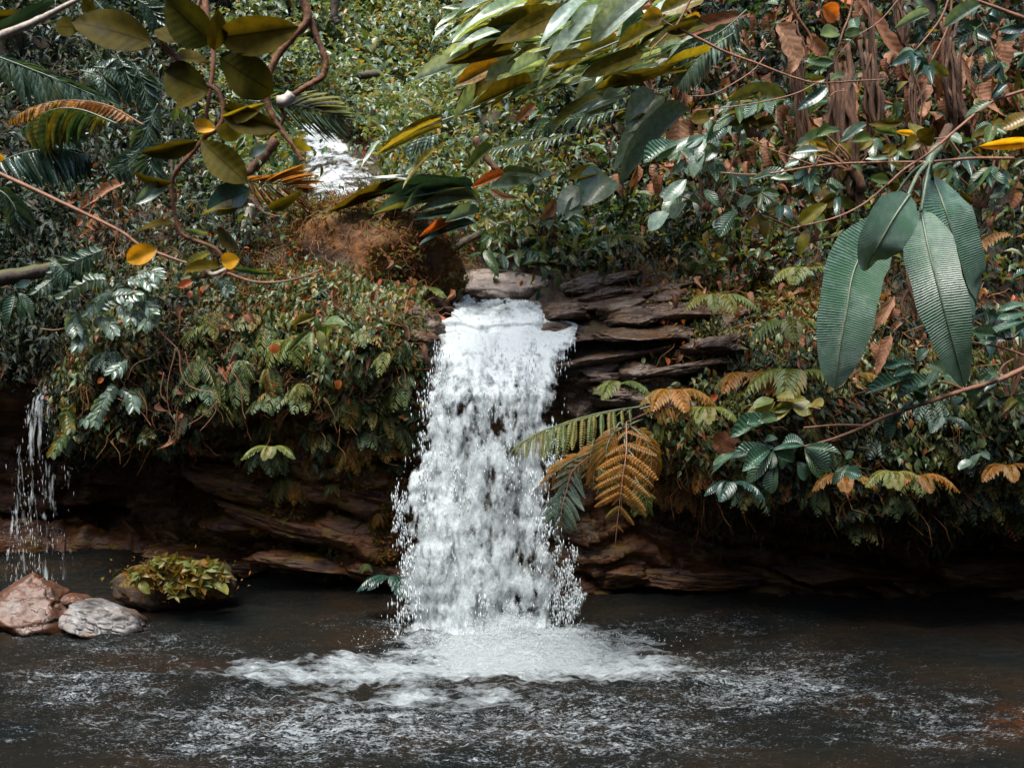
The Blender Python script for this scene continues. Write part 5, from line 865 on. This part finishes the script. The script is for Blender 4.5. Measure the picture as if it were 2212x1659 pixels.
FR = [('pale green fern at the upper right corner of the fall, below the lip', Z(5, 1700, 850), 7.5, 5, .30, 'fern'), ('small pale fern growing beside the dark boulder left of the lip', Z(5, 540, 290), 8.7, 5, .26, 'fern'), ('pale fern among litter on the right bank top', Z(6, 380, 340), 7.7, 6, .34, 'fern'), ('yellow green fern fronds left of the biggest hanging leaf', Z(6, 820, 500), 7.3, 6, .40, 'fern'), ('fern fronds just left of the hanging leaf tip', Z(6, 850, 790), 7.0, 5, .45, 'fern'), ('golden fern right of the hanging leaf tip', Z(6, 1190, 800), 6.9, 4, .28, 'fernbr'), ('bronze fern on the bank above the tree fern', Z(6, 560, 800), 7.2, 7, .36, 'fernbr'), ('gold and green fern hanging at the left end of the right bank', Z(6, 130, 900), 7.1, 7, .34, 'fernbr'), ('fern hanging from the bank beside the crumpled dry leaf', Z(6, 330, 1000), 7.0, 5, .26, 'fern'), ('fern drooping under the ribbed rosette', Z(6, 1150, 1400), 6.9, 5, .28, 'fernbr'), ('dark green fern wet by the foot of the fall, left side', Z(7, 1790, 430), 7.9, 7, .30, 'teal'), ('small fern hanging below the left bank over brown rock', Z(4, 1620, 1230), 7.75, 6, .24, 'fern'), ('fern on the right bank face under the long branch', Z(6, 1440, 1380), 6.7, 5, .24, 'fern'), ('dim fern hanging over the right recess', Z(6, 470, 1440), 7.0, 5, .26, 'teal'), ('bluish fern on the dark right face', Z(6, 1730, 1060), 6.8, 4, .24, 'fernteal'), ('yellowish frond in the shade at the right edge', Z(3, 2150, 1420), 6.2, 3, .40, 'straw'), ('brown green fern near the lower right lip', Z(6, 1580, 1400), 6.7, 6, .26, 'fernbr'), ('gold tinted fern at the far lower right lip', Z(6, 2100, 1340), 6.7, 6, .28, 'fernbr'), ('upper green fern under the twigs left of the big leaves', Z(6, 900, 180), 7.4, 5, .36, 'fern'), ('small bright fern on the far right of the stream hollow', Z(2, 1700, 1420), 8.6, 5, .30, 'fern')]
for lb_, (x, y), d, n, L, mt in FR: fern(lb_, x, y, min(d, hitd(x, y)-.08) if y < 1100 else d, n, L, mt, tilt=.5)
# repeated small ferns on both banks
PROTO = []
for mt in ('bank', 'fern', 'fernteal', 'fernbr', 'dark'):
    t = bpy.data.objects.new('small_fern', None); WM[t.name] = Matrix.Identity(4); COL.objects.link(t); ms = []
    for i in range(6):
        a = math.pi*(i+.5)/6+random.uniform(-.2, .2); s = np.linspace(0, 1, 5); l = .2*random.uniform(.7, 1.15); h = np.array([math.cos(a), -.4-.5*math.sin(a), 0]); C = h*(s*l*.7)[:, None]+UP*((.25*s-1.0*s**2)*l)[:, None]
        o = frond(t, C, UP+h*.6, 14, l*random.uniform(.24, .4), .017, mt, 'lance', 1.1, .2, rr=.0015, merged=True); ms.append(o)
    PROTO.append((t, ms))
n_ = 0
PCOL = ['dull green', 'light green', 'bluish', 'bronze', 'dark']
def copies(dens, n, label, group, protos, v0=3.3, v1=7, smin=.6, smax=1.4):
    P, Nn, px, row, v = sample(n, dens, v0, v1)
    for i in range(n):
        pk = random.choice(protos); src, ms = PROTO[pk]; c = src.copy(); COL.objects.link(c); s = random.uniform(smin, smax)
        Mx = Matrix.Translation(P[i]+Nn[i]*.03) @ Matrix.Rotation(random.uniform(-1.1, 1.1), 4, 'Z') @ Matrix.Rotation(random.uniform(-.5, .5), 4, 'X') @ Matrix.Diagonal((s, s, s, 1)); c.matrix_basis = Mx
        c['label'] = label % (PCOL[pk], ('left', 'middle', 'right')[int(np.clip(3*(px[i]-px.min())/(np.ptp(px)+1), 0, 2))]); c['category'] = 'fern'; c['group'] = group
        for m in ms: d = m.copy(); COL.objects.link(d); d.parent = c; d.matrix_basis = Matrix.Identity(4)
copies(lambda px, row, v: on(420, 900, px, 20)*on(640, 860, row, 30), 60, 'small %s fern drooping on the %s third of the left bank face', 'ferns on the left bank face', [0, 0, 1])
copies(lambda px, row, v: on(560, 900, px, 20)*on(880, 1040, row, 20), 34, 'small %s fern over the brown rock, %s third, under the left bank', 'ferns over the brown rock', [0, 1, 3], 2.4, 5)
copies(lambda px, row, v: on(150, 420, px, 20)*on(640, 940, row, 20), 30, 'small %s fern above the dark recess, on its %s side', 'ferns above the left recess', [2, 4, 0])
copies(lambda px, row, v: on(1400, 1780, px, 20)*on(720, 1060, row, 30), 50, 'small %s fern on the right bank near the falls, %s third', 'ferns on the near right bank', [1, 3, 0])
copies(lambda px, row, v: on(1780, 2230, px, 20)*on(880, 1100, row, 30), 60, 'small %s fern on the shaded right bank beyond the branch, %s third', 'ferns on the shaded right bank', [0, 4, 1, 2], smin=.8)
copies(lambda px, row, v: on(420, 900, px, 20)*on(1090, 1250, row, 20), 22, 'little %s tuft on the %s third of the wet brown wall', 'tufts on the brown rock wall', [1, 3], 1.1, 3, .35, .7)
for t, ms in PROTO:
    for m in ms: bpy.data.objects.remove(m)
    bpy.data.objects.remove(t)

# silvery compound leaves of the left bank
def comp(label, k, fr, d, mt='pale', n=12, plen=.095, pw=.04, name='shrub', cat='shrub', prof='oval'):
    t = thing(name, label, cat, W(*Z(k, *fr[0][0]), d+.1))
    for pts in fr:
        C = stempts(zz(k, *pts), d); C[-1][1] -= .08; frond(t, C, faceN(C.mean(0), random.uniform(-.5, .5), C[-1]-C[0])+UP*.5, n, plen, pw, mt, prof, 1.15, .25, shape=lambda t: .75+.25*np.sin(math.pi*t), rr=.003, rmat='twig', pname='leaflet', t0=.06)
    return t
comp('silvery shrub with rows of small oval leaflets at the top of the left bank', 4, [((580, 400), (680, 330), (830, 320)), ((800, 300), (860, 360), (930, 420)), ((660, 290), (600, 340), (560, 420)), ((880, 250), (850, 300), (800, 360)), ((640, 230), (520, 240), (400, 330)), ((760, 240), (840, 220), (920, 260)), ((460, 420), (440, 480), (480, 540)), ((470, 500), (480, 560), (490, 620)), ((700, 380), (780, 420), (800, 470)), ((820, 200), (900, 180), (960, 210)), ((560, 460), (640, 480), (700, 540)), ((860, 400), (900, 440), (880, 500))], 7.6, n=11)
comp('bluish sprig of paired leaflets hanging lower on the left bank', 4, [((700, 860), (620, 940), (590, 1070)), ((720, 880), (780, 920), (820, 980)), ((660, 900), (600, 980), (540, 1060)), ((760, 720), (720, 740), (700, 770))], 7.5, n=9)
comp('teal sprig above the thin waterfall', 4, [((340, 130), (400, 160), (420, 220)), ((350, 190), (300, 240), (250, 300)), ((440, 120), (400, 130), (350, 180))], 7.9, 'fernteal', n=9)
comp('green sprigs over the edge of the dark recess', 4, [((440, 1100), (380, 1160), (340, 1250)), ((420, 980), (400, 1040), (440, 1110)), ((860, 1100), (900, 1130), (880, 1170)), ((840, 1140), (870, 1160), (900, 1165))], 7.9, 'green', n=8, plen=.09, pw=.045)
comp('pale fern like sprigs on top of the left bank near the mound', 4, [((1880, 220), (1900, 280), (1920, 300)), ((1300, 240), (1340, 260), (1380, 300)), ((1250, 400), (1200, 420), (1130, 480))], 8.0, 'fernteal', n=9, plen=.09, pw=.03)

# golden green plants on the pool rock
gp = shrub('golden green leafy plants covering the dark rock in the pool', 7, [((700, 360), (660, 410)), ((760, 370), (700, 350)), ((780, 380), (760, 420)), ((860, 450), (900, 480)), ((640, 450), (680, 500)), ((1000, 470), (1040, 500)), ((830, 480), (820, 520))], 7.7, 60, ['fern', 'gold'], 0, None, 'oval', 'plant')
for j in range(110):
    nx, ny = random.gauss(800, 135), random.gauss(425, 55)
    if ((nx-800)/215)**2+((ny-425)/85)**2 > 1: continue
    dj = 7.74+random.uniform(-.12, .2)
    for i in range(5):
        a = i*1.25+random.uniform(-.3, .3); l = random.uniform(24, 58); LP(gp, Z(7, nx, ny), Z(7, nx+l*math.cos(a), ny+l*math.sin(a)*.8+8), random.uniform(.4, .6)*l*.47, dj, random.choice(['fern', 'gold', 'fern', 'fernbr', 'gold', 'gold']), 'lance', dd=-.05, roll=random.uniform(-.7, .7), nl=5, nc=2)
def tuftrock(cx_, cy_, rx, ry, d, n, mt, L=.035):
    P = W(cx_+R.normal(size=n)*rx, cy_+R.normal(size=n)*ry, d+R.uniform(-.1, .15, n)); mb = MB(); scat(mb, leafT('lance', nl=2, nc=2), P, rv(n)+np.array([0, -.5, -.2]), rv(n)+UP, L*R.uniform(.6, 1.5, n), L*.45*R.uniform(.6, 1.3, n)); return mb
tuftrock(378, 1245, 50, 18, 7.78, 1600, 'moss').build('moss', M['moss'], kind='stuff')
# moss hugging the big boulder and wet rock wall
bo = [o for o in S.objects if o.name.startswith('boulder') and 'big mossy' in o.get('label', '')][0]
co_ = np.empty(len(bo.data.vertices)*3, np.float32); bo.data.vertices.foreach_get('co', co_); co_ = co_.reshape(-1, 3).astype(float); cen = co_.mean(0)
i_ = R.integers(0, len(co_), 15000); P = co_[i_]+rv(15000, .02); Nn = nrm(P-cen); P = P+Nn*R.random(15000)[:, None]*.03; k = clump(P, 3, 88) > .42
mb = MB(); P, Nn = P[k], Nn[k]; scat(mb, leafT('oval', nl=2, nc=2), P, rv(len(P))+[0, -.4, -.5], Nn+rv(len(P), .5), .04*R.uniform(.6, 1.5, len(P)), .02*R.uniform(.6, 1.3, len(P))); mb.build('moss', M['moss'], kind='stuff')
k = R.integers(0, len(co_), 3800); P = co_[k]+rv(3800, .02); Nn = nrm(P-cen); q = clump(P, 2.6, 93) > .55; P, Nn = P[q], Nn[q]
mb = MB(); scat(mb, leafT('oval', nl=3, nc=2), P+Nn*.04, rv(len(P))+[0, -.6, -.7], Nn+rv(len(P), .5)+UP*.4, .06*R.uniform(.6, 1.5, len(P)), .03*R.uniform(.6, 1.3, len(P))); mb.build('creeping_plants', M['bank'], kind='stuff')
k = R.integers(0, len(co_), 2600); P = co_[k]; strands('dry_roots', 2600, None, 'fibre', .2, .004, .5, 6, .05, pts=(P, nrm(P-cen), 0, 0, 0))

# crumpled dry leaves hanging in the upper right and on the bank
def dead(label, k, pts, wpx, d, mat='dry', group=None):
    C = stempts(zz(k, *pts), d); t = thing('dry_leaf', label, 'dry leaf', C[0], group); mb = MB()
    blade(mb, C, wpx*TK/FPX*d, np.array([random.uniform(-.5, .5), -1, random.uniform(-.2, .5)]), 'band', 16, 6, fold=.7, wave=.10, tear=.3); mb.build('blade', M[mat], t)
    P = catmull(C, 14)+np.array([0, .004, 0]); mr = MB(); tube(mr, P, np.linspace(.005, .002, 14), 5); mr.build('midrib', M['twig'], t); return t
DL = [('pinkish dry leaf drooping among the long leaves at top centre', 2, [(1960, 80), (1780, 130), (1650, 190), (1590, 210)], 110), ('long brown dry leaf sheath at the top right of centre', 2, [(2220, 180), (2050, 240), (1920, 320), (1870, 430)], 100), ('upper part of the curved brown dry leaf beside the shaded frond', 3, [(560, 90), (350, 150), (160, 220), (20, 330)], 90), ('brown strip of dry bark leaf near the top, right of centre', 3, [(1240, 0), (1340, 160), (1430, 290), (1510, 380)], 90), ('dry leaf hanging beside the first trunk', 3, [(1180, 480), (1150, 580), (1160, 700), (1190, 780)], 100), ('hanging brown leaf near the top right corner', 3, [(2060, 220), (2080, 340), (2090, 440)], 110), ('orange brown forked dry leaf, left fork', 3, [(1820, 330), (1780, 430), (1800, 540), (1810, 640)], 40), ('orange brown forked dry leaf, right fork', 3, [(1830, 330), (1870, 440), (1900, 540), (1920, 600)], 36), ('long dry leaf below the top right twig', 3, [(1860, 0), (1880, 120), (1960, 260), (2020, 360)], 80), ('pale dry leaf striped by light left of the trunk', 3, [(740, 140), (800, 230), (840, 350), (820, 440)], 110), ('dark dry leaf behind the upright twig', 3, [(920, 220), (990, 290), (1030, 390)], 80), ('brown rolled leaf by the ribbed shrub', 3, [(160, 720), (130, 850), (110, 980)], 120), ('dry brown leaf hanging below the yellow green fern', 6, [(860, 520), (840, 620), (850, 740)], 120), ('crumpled striped dry leaf above the ribbed rosette', 6, [(430, 1130), (420, 1200), (430, 1290)], 150), ('twisted dry leaf between the two biggest hanging leaves', 6, [(1440, 330), (1330, 520), (1290, 640), (1350, 780)], 90), ('dry leaf strip behind the hanging leaves, lower', 6, [(1420, 560), (1370, 680), (1330, 800)], 60), ('grey brown dry leaf near the hanging leaf tip', 6, [(720, 850), (770, 870), (800, 930)], 70), ('pinkish dry leaf on the slope beneath the broad leaves', 2, [(1320, 1190), (1280, 1250), (1220, 1310)], 80), ('small pinkish dry leaf in the middle of the slope', 2, [(1200, 620), (1130, 680), (1085, 730)], 60), ('curled pale dry leaf below the orange tipped leaf', 2, [(930, 1130), (1010, 1170), (1090, 1180)], 40), ('long dry leaf under the palm fronds at left', 1, [(760, 1080), (640, 1130), (560, 1190), (450, 1260)], 70), ('dry leaf below the other under the palm fronds', 1, [(560, 1150), (520, 1250), (460, 1350)], 70), ('red brown dry leaf at the left edge beside the thin waterfall', 4, [(50, 700), (20, 770), (0, 830)], 26), ('brown sheath at the right edge above the bank', 3, [(2180, 1080), (2150, 1200), (2120, 1300)], 60), ('brown dry sheath left of the hanging leaves', 3, [(1140, 1290), (1100, 1400), (1060, 1500)], 50), ('thin brown leaf leaning left of the hanging leaves', 3, [(900, 1370), (930, 1450), (960, 1540)], 30)]
for lb_, k, pts, w_ in DL:
    x, y = Z(k, *pts[0]); dead(lb_, k, pts, w_, min(hitd(x, y)-.25, 9), 'dry')
for lb_, k, b, t_, w_ in [('tiny orange red leaf at the lower right lip', 6, (2100, 1510), (2030, 1590), 60), ('orange red leaf on the bank by the curled fern', 6, (330, 960), (390, 910), 40), ('small orange leaf beneath the branch', 6, (1200, 985), (1250, 990), 34), ('pinkish orange leaf on the left bank beside the fall', 4, (2030, 830), (1990, 880), 50), ('orange pink leaf on the mid left bank', 4, (1620, 610), (1650, 670), 60), ('faded pink leaf on the upper left bank', 4, (1150, 240), (1060, 270), 50), ('orange leaf near the top of the left bank', 4, (1390, 440), (1360, 450), 30), ('pale orange leaf over the left recess', 4, (620, 820), (570, 840), 34), ('salmon leaf at the bank edge beside the fall', 5, (440, 870), (410, 900), 36), ('red orange leaf low beside the fall', 5, (420, 930), (390, 960), 36)]:
    x, y = Z(k, *b); d = hitd(x, y)-.2; t = thing('fallen_leaf', lb_, 'leaf', W(x, y, d)); LP(t, (x, y), Z(k, *t_), w_*TK, d, 'orange', 'oval', roll=.1)
# dry twigs tangled over the left recess
tt = thing('twig_tangle', 'tangle of thin dry twigs hanging over the edge of the left recess', 'twigs', W(*Z(4, 1000, 640), 7.6))
for pts in [((960, 540), (1050, 640), (1080, 780), (1130, 860), (1270, 910), (1290, 960), (1220, 1030), (1110, 1100)), ((1290, 960), (1280, 1030), (1190, 1130)), ((1040, 640), (1020, 760), (1000, 880), (1010, 1000), (1050, 1100)), ((820, 900), (870, 980), (860, 1080)), ((1370, 740), (1430, 860), (1440, 1000), (1460, 1060)), ((980, 780), (960, 900), (1000, 960)), ((760, 830), (800, 740), (900, 700)), ((720, 640), (760, 710)), ((1100, 660), (1130, 760), (1180, 840)), ((400, 330), (450, 270), (560, 220)), ((240, 520), (330, 530), (410, 510)), ((900, 1100), (820, 1000), (700, 940))]:
    stem(tt, zz(4, *pts), 7.62, .005, .0025, 'twig', 'twig', n=8*len(pts), wob=.01)
